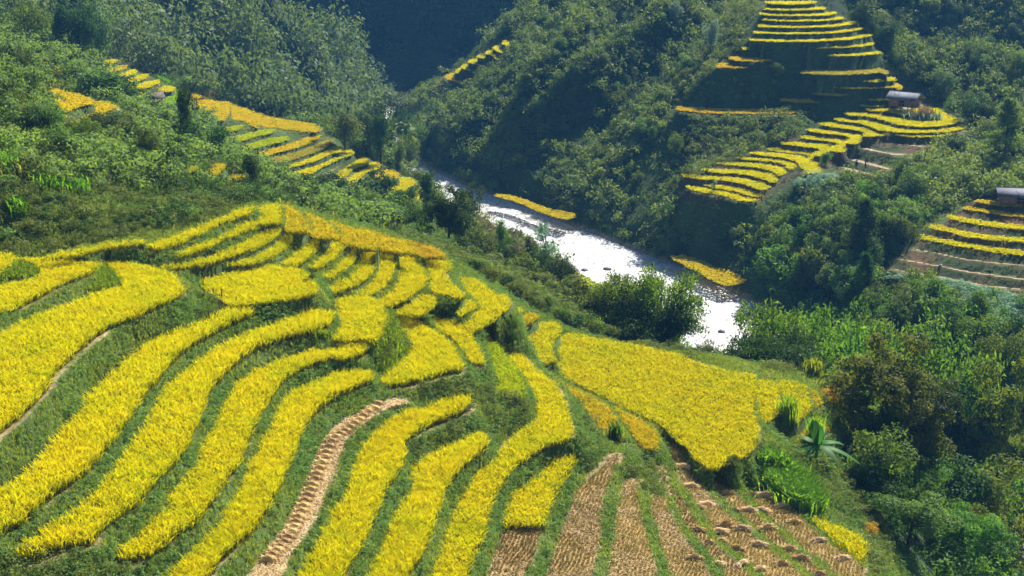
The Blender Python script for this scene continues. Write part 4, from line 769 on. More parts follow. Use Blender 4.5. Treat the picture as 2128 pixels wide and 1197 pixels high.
# wood on the far left hill, hill across the river, right side, mountain
FOR = op & ~nearS & (RR > 285) & (RR < 440) & (PU < 800)
a_ = area(FOR*1.0); n = int(min(7500, a_*0.11)); print('forest', a_)
P3 = sample(FOR*1.0, n); sz = (2.6+5.6*rng.random(n)**2.2); scatter('far_woods', FO, P3-[0, 0, .3], np.stack([sz, sz*(1.0+0.7*rng.random(n))], 1), mfo, np.clip(.5+vnoise(P3[:, 0], P3[:, 1], 14, 56), 0, 1), 'dense wood covering the far hill on the left')
HILL = op & ~nearS & (RR > 200) & (RR < 440) & (PU > 780) & ~(PYR)
a_ = area(HILL*1.0); n = int(min(24000, a_*0.7)); print('hill', a_)
wh = HILL*(0.10+1.6*HF+0.6*np.clip(vnoise(XX, YY, 9, 57), 0, 1)+0.9*(PU > 1660))
P3 = sample(wh, n); sz = (0.9+2.2*rng.random(n)**2); scatter('hill_shrubbery', HI2, P3-[0, 0, .25], np.stack([sz, sz*(0.8+0.6*rng.random(n))], 1), msc, np.clip(.5+vnoise(P3[:, 0], P3[:, 1], 12, 58), 0, 1), 'thick scrub on the ridges of the hill across the river')
n = int(min(26000, a_*0.8)); P3 = sample(HILL*1.0, n); scatter('hill_grass', GT_, P3, np.stack([0.9+0.8*rng.random(n), 0.6+0.7*rng.random(n)], 1), mg if False else leaf_mat('hill_grass', (0.026, 0.062, 0.018), (0.065, 0.11, 0.034), .3), None, 'rough grass in the gullies of the hill across the river')  # grass tones darkened to deepen the shade of the gullies
PYR2 = (PYR | BANK) & ~FIX & inview
a_ = area(PYR2*1.0); n = int(min(16000, a_*1.6)); P3 = sample(PYR2*np.clip(vnoise(XX, YY, 4, 59)+.3, .06, 1), n); scatter('terrace_grass', GT_, P3, np.stack([.6+.4*rng.random(n), .16+.2*rng.random(n)], 1), leaf_mat('terrace_grass', (0.032, 0.066, 0.018), (0.10, 0.14, 0.04), .3), None, 'short grass on the risers of the right hillside terraces')
SHP = (zone('b 740,400 1200,410 1180,470 760,460') | zone('b 1270,465 1760,465 1830,560 1280,530') | zone('b 20,560 480,560 560,660 240,880 0,880') | zone('b 640,560 920,540 900,700 640,680') | zone('b 100,930 1050,960 1250,1000 1060,1180 120,1180') | zone('b 620,680 1100,650 1050,860 300,880') | zone('c 0,250 90,260 100,450 300,460 60,600 0,600')) & (RR > 220) & ~FIX
n = 1500; P3 = sample(SHP*1.0, n); sz = 0.45+0.75*rng.random(n)**2; scatter('terrace_shrubbery', HI, P3-[0, 0, .2], sz, msc, None, 'bushes overgrowing the abandoned terraces of the right hillside')
nf = (nearfar | (HCL & ~FIX)) & ~PYR & ~BANK
n = int(min(12000, area(nf*1.0)*1.2)); P3 = sample(nf*1.0, n); scatter('terrace_grass', GT_, P3, np.stack([.6+.4*rng.random(n), .2+.22*rng.random(n)], 1), mg, None, 'grass on the far terrace risers')
RW = op & ~nearS & (RR > 92) & (RR < 215) & (PU > 780) & ~PYR
a_ = area(RW*1.0); n = int(min(9000, a_*0.75)); print('right woods', a_)
RW = RW & ~zone('0 1430,680 1575,680 1560,800 1450,790')
RWL = RW & (PU < 1230) & (RR < 260); RWR = RW & ~RWL
for W_, m_, k_, l_ in ((RWL, mlh, .55, 'dark undergrowth on the slope falling to the river'), (RWR, mmd, 1.0, 'dense green undergrowth in the valley')):
    aw = area(W_*1.0); n = int(min(8000, aw*(.9 if k_ < 1 else .75)))
    P3 = sample(W_*np.clip(vnoise(XX, YY, 8, 60)+.6, .15, 1), n); sz = (0.8+1.7*rng.random(n)**2)*k_; scatter('valley_shrubbery', BU, P3-[0, 0, .2], np.stack([sz, sz*(.8+.5*rng.random(n))], 1), m_, np.clip(.4+vnoise(P3[:, 0], P3[:, 1], 10, 61)*1.4, 0, 1), l_)
GAP = (zone('0 1395,205 1545,-60 1592,-60 1562,60 1540,108 1490,148 1440,200') | zone('0 1425,255 1640,238 1700,268 1560,325 1440,375 1425,330')) & (RR > 225) & ~FIX
n = 1300; P3 = sample(GAP*1.0, n); sz = 0.7+1.6*rng.random(n)**2; scatter('hill_shrubbery', HI2, P3-[0, 0, .2], np.stack([sz, sz*1.1], 1), msc, None, 'thick scrub beside the pyramid shaped terraces')
SVZ = (zone('6 1240,520 1500,560 1750,590 2080,680 2060,780 1780,740 1560,620') | zone('6 1370,680 1500,760 1400,820') | zone('6 1740,740 2000,790 1960,1000 1780,900') | zone('9 1520,600 2050,700 2080,800 1750,760') | zone('9 1740,800 2060,850 2060,1100 1800,1060') | zone('3 840,1090 1140,1160 1180,1197 780,1197 700,1150') | zone('6 700,60 960,0 1130,0 1140,110 1040,60 880,100')) & (RR > 110) & ~FIX
n = 3000; P3 = sample(SVZ*1.0, n); sz = 0.5+0.8*rng.random(n); scatter('silvery_shrubbery', BU, P3-[0, 0, .1], sz, msv, None, 'silvery green shrubbery on the right bank')
DC = zone('1 860,400 1000,430 1200,520 1400,600 1530,600 1480,650 1300,610 1100,500 900,440') & (RR > 260) | zone('5 800,110 930,130 960,270 1180,330 1150,420 980,400 850,260') & (RR > 130) | zone('5 1310,460 1400,490 1480,570 1400,560') & (RR > 130)
n = 2600; P3 = sample(DC*~FIX*(RR**-1), n); scatter('dry_corn', GT_, P3, 1.1+0.9*rng.random(n), mco, None, 'dry brown corn stalks on the slopes')
MT = (RR > 435) & inview & (DR > 3)
a_ = area(MT*1.0); n = int(min(5200, a_*0.09)); print('mountain', a_)
P3 = sample(MT*1.0, n); sz = 4.5+4.5*rng.random(n); scatter('mountain_woods', FO[:3], P3-[0, 0, .8], np.stack([sz, sz*1.25], 1), mfo, None, 'dark wood on the shaded mountain')

# ---------------------------------------------------------------- trees and bushes, one by one
bark = plain_mat('bark', (0.035, 0.027, 0.018), (0.10, 0.075, 0.05), 8, 0.95, 0.1, 0.6)
def tree_parts(seed, n, blobs, rx, zc, rz, leaf, rb=(0.13, 0.24), trunk=0.022, asp=0.5):
    g = np.random.default_rng(seed)
    d = unit(g.normal(size=(blobs, 3))); rr = g.random(blobs)**0.5
    bc = d*rr[:, None]*[rx, rx, rz]*0.82+[0, 0, zc]; br = rb[0]+(rb[1]-rb[0])*g.random(blobs); br *= 1-0.35*np.clip((bc[:, 2]-zc)/rz, 0, 1)
    w = g.choice(blobs, n, p=br**2/(br**2).sum()); dd = unit(g.normal(size=(n, 3))); c = bc[w]+dd*br[w][:, None]*(0.55+0.5*g.random(n))[:, None]*[1, 1, .8]
    V, q = leaf_quads(c, dd+g.normal(size=(n, 3))*0.55+[0, 0, .5], leaf*(.7+.6*g.random(n)), leaf*asp*(.7+.6*g.random(n)), g)
    tint = np.repeat(np.clip(g.random(n)*.6+g.random(blobs)[w]*.4, 0, 1), 4)
    top = zc+rz*0.4; bend = g.normal(size=2)*0.03
    tb = [tube([(0, 0, -.03), (bend[0]*.5, bend[1]*.5, zc*.4), (bend[0], bend[1], zc), (bend[0], bend[1], top)], [trunk*1.3, trunk, trunk*.65, trunk*.25])]
    for b in np.argsort(-br)[:9]:
        z0 = max(0.12, min(bc[b, 2]-0.12, zc*0.95))*0.85; s = np.array([bend[0]*z0/zc, bend[1]*z0/zc, z0]); m = (s+bc[b])/2+[0, 0, -.02]
        tb.append(tube([s, m, bc[b]], [trunk*.5, trunk*.35, trunk*.12], 5))
    return (V, q, tint), join(tb)
TP = {'round': [tree_parts(500+i, 3000, 16, .44, .56, .40, .048) for i in range(3)], 'bush': [tree_parts(520+i, 1600, 14, .46, .45, .46, .075, (.16, .28)) for i in range(3)],
      'column': [tree_parts(540+i, 2400, 18, .34, .56, .46, .05, (.10, .2)) for i in range(2)], 'open': [tree_parts(560+i, 750, 12, .46, .62, .34, .06, (.08, .17), .02) for i in range(2)],
      'big': [tree_parts(580+i, 9000, 24, .47, .63, .34, .030, (.07, .155), .018) for i in range(3)]}
def bamboo_parts(seed, culms=16, per=230):
    g = np.random.default_rng(seed); st, C, NRM = [], [], []
    for k in range(culms):
        a = g.random()*6.28; r0 = g.random()*.07; out = 0.16+.40*g.random(); H = .62+.38*g.random(); t = np.linspace(0, 1, 9)
        rad = r0+out*t**2.2; z = H*(t*1.12-.30*t**4*(out/.3)); P = np.stack([np.cos(a)*rad, np.sin(a)*rad, z], 1); st.append(tube(P, np.linspace(.010, .002, 9), 5))
        tt = 0.3+.7*g.random(per)**0.8; c = np.stack([np.interp(tt, t, P[:, q]) for q in range(3)], 1); c += g.normal(size=(per, 3))*[.06, .06, .035]*(0.55+.6*np.sin(np.pi*np.clip(tt, 0, 1)))[:, None]; C.append(c-[0, 0, .015])
    c = np.concatenate(C); n = len(c); V, q = leaf_quads(c, g.normal(size=(n, 3))+[0, 0, .6],   .036*(.7+.6*g.random(n)), .013*(.7+.6*g.random(n)), g)
    V[2::4, 2] -= .012
    return (V, q, np.repeat(np.clip(g.random(n)*.7+np.repeat(g.random(culms), per)*.3, 0, 1), 4)), join(st)
TP['bamboo'] = [bamboo_parts(600+i, 26, 330) for i in range(3)]
def pine_parts(seed):
    g = np.random.default_rng(seed); C, tb = [], [tube([(0, 0, -.03), (0, 0, .5), (0.01, 0, 1)], [.02, .013, .003])]
    for z in np.arange(.34, .99, .042):
        L = .46*(1-(z-.3)/.72)**.8*(.75+.5*g.random())
        for k in range(6):
            a = g.random()*6.28; e = np.array([np.cos(a)*L, np.sin(a)*L, z+.02]); tb.append(tube([(0, 0, z-.02), (e[0]*.5, e[1]*.5, z-.015), e], [.005, .003, .001], 4))
            t = .25+.75*g.random(52); C.append(np.array([0, 0, z-.02])+(e-[0, 0, z-.02])*t[:, None]+g.normal(size=(52, 3))*[.03, .03, .018])
    c = np.concatenate(C); n = len(c); V, q = leaf_quads(c, g.normal(size=(n, 3))+[0, 0, .3], .06, .014, g)
    return (V, q, np.repeat(g.random(n), 4)), join(tb)
TP['pine'] = [pine_parts(650)]
tproto = {}
def tree(kind, u, v, hp, wp, mat, label, cat='tree', group=None, D=None, name=None, i=None):
    if D is None: x, y = hit(u, v)
    else:
        a, b, c = (float(q) for q in ray(u, v)); hx = math.hypot(a, b); x, y = a/hx*D, b/hx*D
    z = float(zat(np.array([x]), np.array([y]))[0]); d = math.hypot(x, y); h, w = hp*d/FPX, wp*d/FPX
    if D is not None and group is None:
        hp *= 1.15; w *= 1.25; wp *= 1.25
        a, b, c = (float(q) for q in ray(u, v-hp)); h = max(h*.6, CZ+c/math.hypot(a, b)*d-z)
        if kind == 'bamboo': w = max(w*1.15, .7*h)
        elif kind != 'pine' and kind != 'column': w = max(w, .6*h)
    i = rng.integers(0, len(TP[kind])) if i is None else i; key = (kind, i, mat.name); rz = rng.random()*6.28
    nm = name or {'bamboo': 'bamboo_clump', 'pine': 'pine_tree', 'bush': 'bush'}.get(kind, 'tree'); o = empty(nm, (x, y, z-.05), label, cat, group, rz); o.scale = (w, w, h)
    if key not in tproto:
        (V, q, t), (tv, tf) = TP[kind][i]; cn = 'foliage' if kind in ('bamboo', 'bush') else 'crown'; sn = 'stems' if kind in ('bamboo', 'bush') else 'trunk'
        c1 = mesh(cn, V, q, mat, o, {'tint': t}); c2 = mesh(sn, tv, tf, bark if kind != 'bamboo' else mbr, o, {'tint': np.full(len(tv), .5)}, True); tproto[key] = (c1, c2)
    else:
        for c in tproto[key]:
            n_ = c.copy(); COL.objects.link(n_); n_.parent = o
    return o
T_ = tree
T_('column', 792, 348, 135, 78, mdk, 'tall dark tree standing by the river beyond the far bend of strips', i=0)
T_('round', 716, 312, 98, 95, mmd, 'broad round tree at the right end of the orange rice crest', i=0)
T_('column', 828, 358, 78, 46, mmd, 'slim tree with thin trunk right of the tall dark riverside tree', i=1)
T_('round', 742, 268, 58, 60, mdk, 'half hidden tree peeping out behind the round one by the far river bend')
for j, (u, v, h, w, D, i) in enumerate([(768, 300, 75, 60, 262, 0), (850, 335, 62, 60, 300, 1), (838, 262, 45, 40, 330, 0), (868, 300, 50, 50, 315, 1)]):
    T_('round', u, v, h, w, [mdk, mmd][j % 2], ['tree left of the tall dark riverside tree, filling the gap to the round one', 'dark tree across the river right of the slim one', 'small tree at the far toe of the hill across the river', 'bushy tree between the river bend and the scrubby hill'][j], D=D, i=i)
for j, (u, v, h, w, D, k, m, l) in enumerate([(776, 268, 62, 60, 320, 'round', mdk, 'dark tree hiding the far bend of the river'), (812, 246, 58, 84, 375, 'round', mfo, 'greyish tree at the foot of the far wood, beside the distant river'), (800, 296, 66, 56, 300, 'round', mdk, 'dark tree leaning over the narrow upper river'), (120, 72, 70, 46, 260, 'column', mdk, 'dark slim tree near the top left, left of its broader neighbour'), (165, 84, 84, 60, 262, 'round', mdk, 'broad dark tree near the top left above the small rice flight'), (205, 52, 62, 50, 285, 'round', mfo, 'greyish tree right of the broad dark tree near the top left'),
        (60, 62, 66, 60, 240, 'round', mmd, 'greener tree in the top left corner area'), (845, 452, 62, 58, 200, 'round', mdk, 'dark tree right of the largest dark bush, above the orange corner'), (865, 490, 80, 64, 170, 'round', mmd, 'mid green tree left of the large dark round tree'), (965, 500, 92, 66, 168, 'column', mdk, 'tall dark tree just right of the large dark round tree'),
        (1000, 545, 70, 70, 158, 'round', mmd, 'green tree above the dark spreading bush'), (1050, 560, 60, 56, 160, 'round', mdk, 'dark tree at the lower end of the brown corn slope'), (1085, 590, 66, 62, 155, 'bush', mmd, 'leafy tree between the corn slope and the rounded shrubs'), (950, 545, 50, 60, 140, 'bush', mdk, 'dark bush directly below the orange ripe corner'),
        (1165, 610, 70, 66, 158, 'round', mdk, 'dark tree behind the rounded shrubs by the water'), (1255, 690, 84, 72, 142, 'round', mdk, 'dark tree at the left foot of the riverside bamboo'), (690, 400, 44, 60, 215, 'bush', mdk, 'dark bush below the green fallow plot'), (640, 440, 46, 60, 180, 'bush', mmd, 'bush above the middle of the fan crest'), (595, 405, 44, 52, 160, 'bush', mmd, 'bush behind the squarish plot at the head of the fan')]):
    T_(k, u, v, h*1.12, w*1.15, m, l, 'bush' if k == 'bush' else 'tree', D=D)
T_('column', 392, 318, 145, 62, mdk, 'dark creeper covered tree with a knob-like top, right of the far hut', D=165, i=0)
T_('bush', 440, 338, 92, 88, mdk, 'large dark bush at the foot of the knob-topped tree', 'bush', D=160)
T_('bush', 375, 300, 60, 60, mdk, 'dark bush on the left flank of the knob-topped tree', 'bush', D=168)
T_('round', 215, 318, 84, 84, mdk, 'round dark tree standing alone on the left hillside', D=150, i=1)
T_('bush', 205, 222, 78, 100, mdk, 'dark bush above the lobed golden plot', 'bush', D=195)
T_('bush', 258, 218, 60, 62, mdk, 'dark bush just left of the far thatched hut', 'bush', D=205)
T_('column', 150, 150, 50, 34, mdk, 'dark little tree left of the flight of small rice strips', D=235)
T_('column', 527, 388, 78, 52, mdk, 'bluish conifer-like tree right of the three orange plots', D=150, i=1)
T_('bush', 585, 412, 40, 62, mdk, 'dark bush right of the bluish tree by the orange plots', 'bush', D=165)
T_('bush', 630, 408, 48, 60, mdk, 'dark bush in front of the wide curving plot', 'bush', D=190)
T_('bush', 720, 415, 46, 60, mdk, 'left one of the dark bushes in front of the far bend', 'bush', D=200)
T_('bush', 780, 412, 62, 76, mdk, 'largest dark bush covering the far bend strips', 'bush', D=205)
T_('round', 765, 466, 68, 52, mol, 'brownish green tree below the dark bushes of the far bend', D=190)
T_('bush', 705, 440, 40, 55, mmd, 'light bush left of the brownish tree', 'bush', D=185)
T_('bush', 812, 470, 45, 70, mmd, 'bush right of the brownish tree, above the orange corner', 'bush', D=185)
T_('column', 892, 455, 102, 60, mdk, 'tall tree above the large dark tree near the orange corner', D=205, i=0)
T_('big', 930, 524, 130, 125, mdk, 'large dark round tree right behind the orange rice corner', D=150, i=0)
T_('bush', 870, 512, 55, 60, mmd, 'bush at the left foot of the large dark round tree', 'bush', D=150)
T_('open', 982, 462, 82, 46, mdk, 'thin trunked little tree left of the river bend', D=205)
T_('column', 1045, 500, 64, 42, mmd, 'small upright tree on the brown corn slope', D=180)
T_('open', 1133, 528, 66, 50, msv, 'thin pale feathery tree in front of the white river', D=180)
T_('column', 1102, 525, 48, 32, mdk, 'dark slim tree beside the feathery tree', D=178)
T_('round', 1125, 580, 78, 56, mdk, 'round dark tree before the river below the feathery tree', D=165, i=2)
T_('bush', 1020, 590, 62, 90, mmd, 'dark spreading bush below the corn slope', 'bush', D=150)
T_('bush', 965, 560, 48, 60, mmd, 'leafy bush at the edge of the wavy plot', 'bush', D=140)
T_('bush', 1070, 615, 50, 56, mol, 'feathery olive bush left of the rounded shrubs', 'bush', D=143)
for j, (u, v, h, w, l) in enumerate([(1110, 640, 72, 80, 'first of three rounded bamboo-like shrubs above the great field'), (1160, 660, 86, 96, 'middle one of three rounded bamboo-like shrubs above the great field'), (1218, 682, 92, 84, 'last of three rounded bamboo-like shrubs, next to the big bamboo')]):
    T_('bush', u, v, h, w, mol, l, 'bush', D=141-j*1, i=j)
for j, (u, v, h, w) in enumerate([(958, 566, 46, 60), (985, 590, 58, 66), (1018, 604, 48, 58), (1046, 626, 62, 70), (1076, 640, 52, 64), (1104, 655, 60, 72), (1134, 674, 66, 74), (1164, 688, 58, 70), (1198, 700, 66, 78), (1232, 712, 54, 66)]):
    T_('bush', u+30, v-4, h*.8, w*.9, [mmd, mol, mdk, mmd, mol][j % 5], 'rounded shrub of the row along the outer rice edge, %s from the orange corner' % ORD[j], 'shrub', 'shrubs along the outer rice edge')
T_('bamboo', 1305, 722, 165, 130, mbr, 'left half of the tall bamboo group in front of the river', 'bamboo', D=137, i=0)
T_('bamboo', 1372, 732, 190, 150, mbr, 'right half of the tall bamboo group in front of the river, arching widest', 'bamboo', D=135, i=1)
T_('bamboo', 1345, 735, 120, 150, mdk, 'low dark bamboo filling the foot of the riverside group', 'bamboo', D=133, i=2)
T_('open', 1290, 650, 78, 60, msv, 'pale bare looking tree behind the riverside bamboo', D=150)
T_('column', 1365, 540, 55, 34, mmd, 'slender tree on the far river bank above the yellow plot')
T_('open', 925, 662, 58, 62, mmd, 'small leafy shrub standing among the rice strips', 'shrub')
T_('open', 1065, 735, 84, 78, mdk, 'lone leafy bush at the top of the long winding strip', 'shrub')
T_('open', 650, 590, 40, 40, mmd, 'tiny bush at the right corner of the fenced plot', 'shrub')
T_('bush', 1468, 758, 50, 48, mmd, 'small bush at the back edge of the great field', 'bush', D=121)
T_('bush', 1525, 975, 42, 44, mmd, 'small dark shrub at the lower corner of the great field', 'shrub')
for j, (u, v, h, w, m, i, l, D) in enumerate([(1590, 775, 165, 130, mbr, 1, 'bamboo clump bordering the white river on its right bank', 132), (1660, 770, 175, 150, mbr, 0, 'tallest arching bamboo clump right of the river', 134), (1640, 790, 110, 140, mdk, 2, 'dark low bamboo at the foot of the arching clump', 126), (1730, 730, 140, 60, mbr, 2, 'narrow upright bamboo right of the arching clump', 150),
                                         (1770, 770, 130, 120, mbr, 1, 'wide bamboo above the big dark tree', 138), (1880, 790, 125, 120, mbr, 0, 'bright bamboo clump in the middle of the right wood', 142), (1960, 800, 170, 130, mbr, 2, 'tall bright bamboo near the right edge of the wood', 142), (1830, 700, 70, 90, mmd, 0, 'round topped bamboo behind the bright clump', 158)]):
    T_('bamboo', u, v, h, w, m, l, 'bamboo', D=D, i=i)
T_('big', 1825, 1075, 345, 250, mol, 'biggest tree of the lower right, with a visible dark trunk', D=112, i=0)
T_('big', 1900, 1060, 260, 200, mdk, 'dark full tree right of the biggest tree', D=118, i=1)
T_('open', 1728, 905, 95, 82, mye, 'tree with yellowing leaves at the tip of the great field', D=113)
T_('big', 1990, 930, 170, 160, mdk, 'dark broad tree at the right above the shaded little terraces', D=135, i=2)
T_('big', 2085, 900, 170, 130, mol, 'olive tree touching the right edge above the gully', D=135, i=0)
T_('round', 2070, 1030, 90, 95, mbr, 'bright green round tree right of the shaded little terraces', D=125)
T_('big', 1880, 1200, 170, 190, mmd, 'leafy tree at the bottom edge below the biggest tree', D=98, i=1)
T_('big', 1990, 1215, 160, 170, mbr, 'bright leafy tree at the bottom edge near the right corner', D=103, i=2)
T_('open', 1800, 1215, 70, 60, mye, 'yellow flowering bush at the bottom beside the corner plot', 'bush', D=93)
T_('bush', 1760, 1030, 80, 100, mdk, 'dark bush behind the banana plant', 'bush', D=106)
T_('bush', 1770, 1100, 80, 90, mmd, 'leafy bush below the banana plant', 'bush', D=103)
T_('bush', 2100, 1150, 100, 100, msc, 'greyish bush in the lower right corner', 'bush', D=112)
T_('big', 2080, 800, 130, 120, mmd, 'leafy tree by the right edge below the silvery shrubs', D=152, i=1)
T_('pine', 1790, 560, 150, 105, mdk, 'tall pine with a bare lower trunk in the middle of the right slope', 'pine')
T_('pine', 1792, 640, 120, 80, mdk, 'dark cone shaped conifer below the tall pine', 'pine', name='conifer_tree')
T_('pine', 2085, 350, 140, 110, msc, 'feathery pale pine near the upper right, above the dark roofed hut', 'pine')
T_('column', 1402, 70, 78, 52, msv, 'silvery tree high on the hill, cut by the top edge of the wood', i=0)
T_('column', 1475, 120, 100, 52, msv, 'taller silvery tree left of the pyramid shaped terraces', i=1)
T_('column', 625, 100, 52, 44, msv, 'left one of two pale trees against the dark blue mountain', D=372)
T_('column', 692, 122, 56, 44, msv, 'right one of two pale trees against the dark blue mountain', D=385)
T_('open', 1484, 400, 30, 22, msv, 'tiny pale tree standing on the lowest curved strips')
T_('round', 1612, 165, 42, 40, msc, 'pale round tree beside the abandoned rows on the right hillside')
T_('round', 1875, 375, 58, 62, mmd, 'left one of the round trees under the bare harvested strips', i=0)
T_('round', 1930, 395, 64, 64, mmd, 'round tree under the bare harvested strips, second from the left', i=1)
T_('round', 1985, 330, 60, 56, mdk, 'dark round tree right of the ring shaped strips', i=2)
T_('round', 2000, 400, 60, 60, msc, 'grey green tree left of the dark roofed hut')
T_('round', 1700, 530, 80, 80, mbr, 'bright green tree left of the tall pine', i=0)
T_('round', 1630, 545, 62, 62, mmd, 'mid green tree left of the bright one on the right slope', i=1)
T_('round', 1660, 610, 60, 62, mmd, 'round tree above the bamboo right of the river', i=2)
T_('column', 1715, 345, 34, 44, mbr, 'bright grassy bush between the rice tongue and the bare strips', 'bush')
T_('round', 1405, 330, 66, 40, mmd, 'dark leafy tree left of the shaded abandoned rows')
fillz = [('right bank wood', 'leafy tree of the dense wood on the right bank, one among many alike', 'trees of the right bank wood', zone('6 300,520 560,250 900,60 1300,60 1500,100 1400,300 1250,500 1740,830 2125,870 2125,1180 1780,1100 1300,900 800,650') & (RR > 140) & ~FIX & (DR > 3), 72, (4, 8), 60, [mmd, mbr, msc, mdk]),
         ('gully', 'leafy tree crowding the shaded gully at the lower right', 'trees of the shaded gully', zone('9 1000,100 2125,0 2200,1250 1300,1250 1200,950 900,700') & (RR > 100) & ~FIX, 34, (4.5, 8), 14, [mmd, mdk, mol]),
         ('upper right', 'leafy tree on the wooded upper right slope, one among many alike', 'trees of the upper right slope', zone('0 1730,0 2128,0 2128,350 2020,340 2020,270 1900,190') & (RR > 230) & ~FIX, 46, (3.5, 7.5), 60, [mfo, msc, mdk]),
         ('across', 'small tree on the scrubby hill across the river, one among many alike', 'trees on the hill across the river', HILL & (PU < 1600) & (HF > .1), 34, (2.6, 5), 70, [msc, mfo, mmd]),
         ('foot', 'tree lining the foot of the hill along the far bank', 'trees along the far river bank', HILL & (DR < 14) & (DR > 4) & (PU > 790) & (PU < 1650), 18, (1.8, 3.6), 40, [mdk, mmd]),
         ('lefthill', 'bushy tree on the overgrown left hillside, one among many alike', 'trees on the overgrown left hillside', lh & (PU < 480) & (PV < 360) & (RR > 105) & ~zone('0 60,60 430,60 430,255 260,270 80,285'), 26, (2.2, 4.5), 60, [msc, mmd, mdk]),
         ('crest', 'tree at the rim of the far left hill wood', 'trees at the rim of the far wood', FOR & (RR < 330), 8, (4, 7), 16, [mfo, mdk])]
mass = {}
for nm, lab, grp, W_, n, (h0, h1), extra, ms_ in fillz:
    P3 = sample(W_*inview*(RR**-1), n)
    for x, y, z in P3:
        u, v = proj(x, y, z); d = math.hypot(x, y); h = (h0+(h1-h0)*rng.random())*FPX/d
        T_(['round', 'column', 'bush'][rng.choice(3, p=[.5, .25, .25])], float(u), float(v), h, h*(.75+.35*rng.random()), ms_[rng.integers(0, len(ms_))], lab, 'tree', grp, D=d, name='tree')
    P3 = sample(W_*inview*(RR**-1), extra); k = rng.integers(0, len(ms_), extra)
    for j in range(len(ms_)): mass.setdefault(ms_[j].name, []).append((P3[k == j], (h0+(h1-h0)*rng.random(int((k == j).sum())))*.85))
MT_ = [(V[0], V[1], V[2]) for V in [TP['bush'][0][0], TP['bush'][1][0], TP['bush'][2][0]]]
for nm, L in mass.items():
    P3 = np.concatenate([a for a, b in L]); hh = np.concatenate([b for a, b in L])
    scatter('more_woods', MT_, P3-[0, 0, .1], np.stack([hh*.85, hh], 1), bpy.data.materials[nm], None, 'further small trees filling the valley woods')
# ---------------------------------------------------------------- grass clumps, reeds, banana plant
def clump(name, u, v, hp, wp, mat, label, cat, n=160, D=None, w=0.05, seed=1, lean=.35):
    if D is None: x, y = hit(u, v)
    else:
        a, b, c = (float(q) for q in ray(u, v)); hx = math.hypot(a, b); x, y = a/hx*D, b/hx*D
    z = float(zat(np.array([x]), np.array([y]))[0]); d = math.hypot(x, y); h, wd = hp*d/FPX, wp*d/FPX
    V, q, t = blade_tpl(n, seed, 0.40, 1.0, w, lean); V = V*[wd, wd, h]
    o = mesh(name, V, q, mat, None, {'tint': t}); o.location = (x, y, z-.05); return tag(o, label, cat)
clump('grass_clump', 1633, 926, 66, 46, mgl, 'spiky bright grass clump in front of the rice tongues', 'grass clump', D=104, seed=3)
clump('grass_clump', 1690, 788, 52, 44, mgl, 'spiky grass clump at the back corner of the great field', 'grass clump', D=121, seed=4)
clump('grass_clump', 1690, 950, 62, 40, mgl, 'tall grass clump just behind the banana plant', 'grass clump', D=104, seed=5)
clump('grass_clump', 1278, 946, 48, 44, mbr, 'dark green grass clump at the top of the widest stubble strip', 'grass clump', D=93, seed=6)
clump('grass_clump', 1243, 708, 40, 26, mgl, 'light bamboo grass at the left foot of the riverside bamboo', 'grass clump', D=133, seed=7)
clump('grass_clump', 735, 455, 40, 26, mgl, 'light green grass clump beside the brownish tree', 'grass clump', D=188, seed=8)
clump('grass_clump', 1770, 1090, 50, 40, mgl, 'grass clump under the trees right of the lime grass', 'grass clump', D=104, seed=9)
e = empty('reed_clump', (0, 0, 0), 'oval clump of feathery pinkish reeds on the round yellow plot', 'reeds'); fz = [f for f in F if f['key'] == 'z1'][0]
x, y = unproj(1735*1/3.325+1400, 190+208/3.325, fz['z']); e.location = (x, y+1.2, fz['z'])
V, q, t = blade_tpl(420, 11, 0.5, 1.0, 0.05, .15); mesh('leaves', V*[5.2, 3.2, 1.7], q, msv, e, {'tint': t})
V, q, t = blade_tpl(170, 12, 0.42, 1.0, 0.035, .08); mesh('plumes', V*[5.0, 3.0, 2.7], q, mco, e, {'tint': t})
def banana(u, v, D):
    a, b, c = (float(q) for q in ray(u, v)); hx = math.hypot(a, b); x, y = a/hx*D, b/hx*D; z = float(zat(np.array([x]), np.array([y]))[0])
    e = empty('banana_plant', (x, y, z), 'banana plant with broad shiny leaves by the lime grass', 'banana plant'); m = leaf_mat('banana_leaf', (0.04, 0.14, 0.03), (0.07, 0.20, 0.05), .35, .4, .5)
    v1, f1 = tube([(0, 0, -.3), (0, 0, .8), (.05, 0, 1.6)], [.16, .13, .09], 8); mesh('stem', v1, f1, m, e, {'tint': np.full(len(v1), .8)}, True)
    for k, (az, el, L, dr) in enumerate([(100, 70, 2.6, .35), (60, 62, 2.2, .6), (20, 40, 2.4, 1.0), (150, 52, 2.3, .8), (185, 22, 2.6, 1.0), (345, 20, 2.8, 1.0), (230, 35, 2.0, 1.3), (300, 40, 2.2, 1.2), (120, 85, 2.4, .2), (40, 80, 2.0, .3)]):
        n = 12; t = np.linspace(0, 1, n); az, el = R(az), R(el); r = L*t*math.cos(el)+.25*L*dr*t**2; zz = 1.5+L*t*math.sin(el)-.75*dr*L*t**2.0
        wd = .36*np.sin(np.pi*np.clip(t*1.02, 0, 1))**.55*np.clip(t*6, 0.12, 1); d = np.array([math.cos(az), math.sin(az)]); p = np.array([-d[1], d[0]])
        V = []
        for i in range(n):
            c_ = np.array([*(d*r[i]), zz[i]]); s = np.array([p[0]*wd[i], p[1]*wd[i], 0]); fold = np.array([0, 0, -.12*wd[i]/.36]); jg = .04*((i % 2)-.5)
            V += [c_+s*(1+jg)+fold, c_, c_-s*(1-jg)+fold]
        q = np.concatenate([[(3*i, 3*i+1, 3*i+4, 3*i+3), (3*i+1, 3*i+2, 3*i+5, 3*i+4)] for i in range(n-1)])
        mesh('leaf', np.array(V), q, m, e, {'tint': np.full(len(V), (k % 4)/4)})
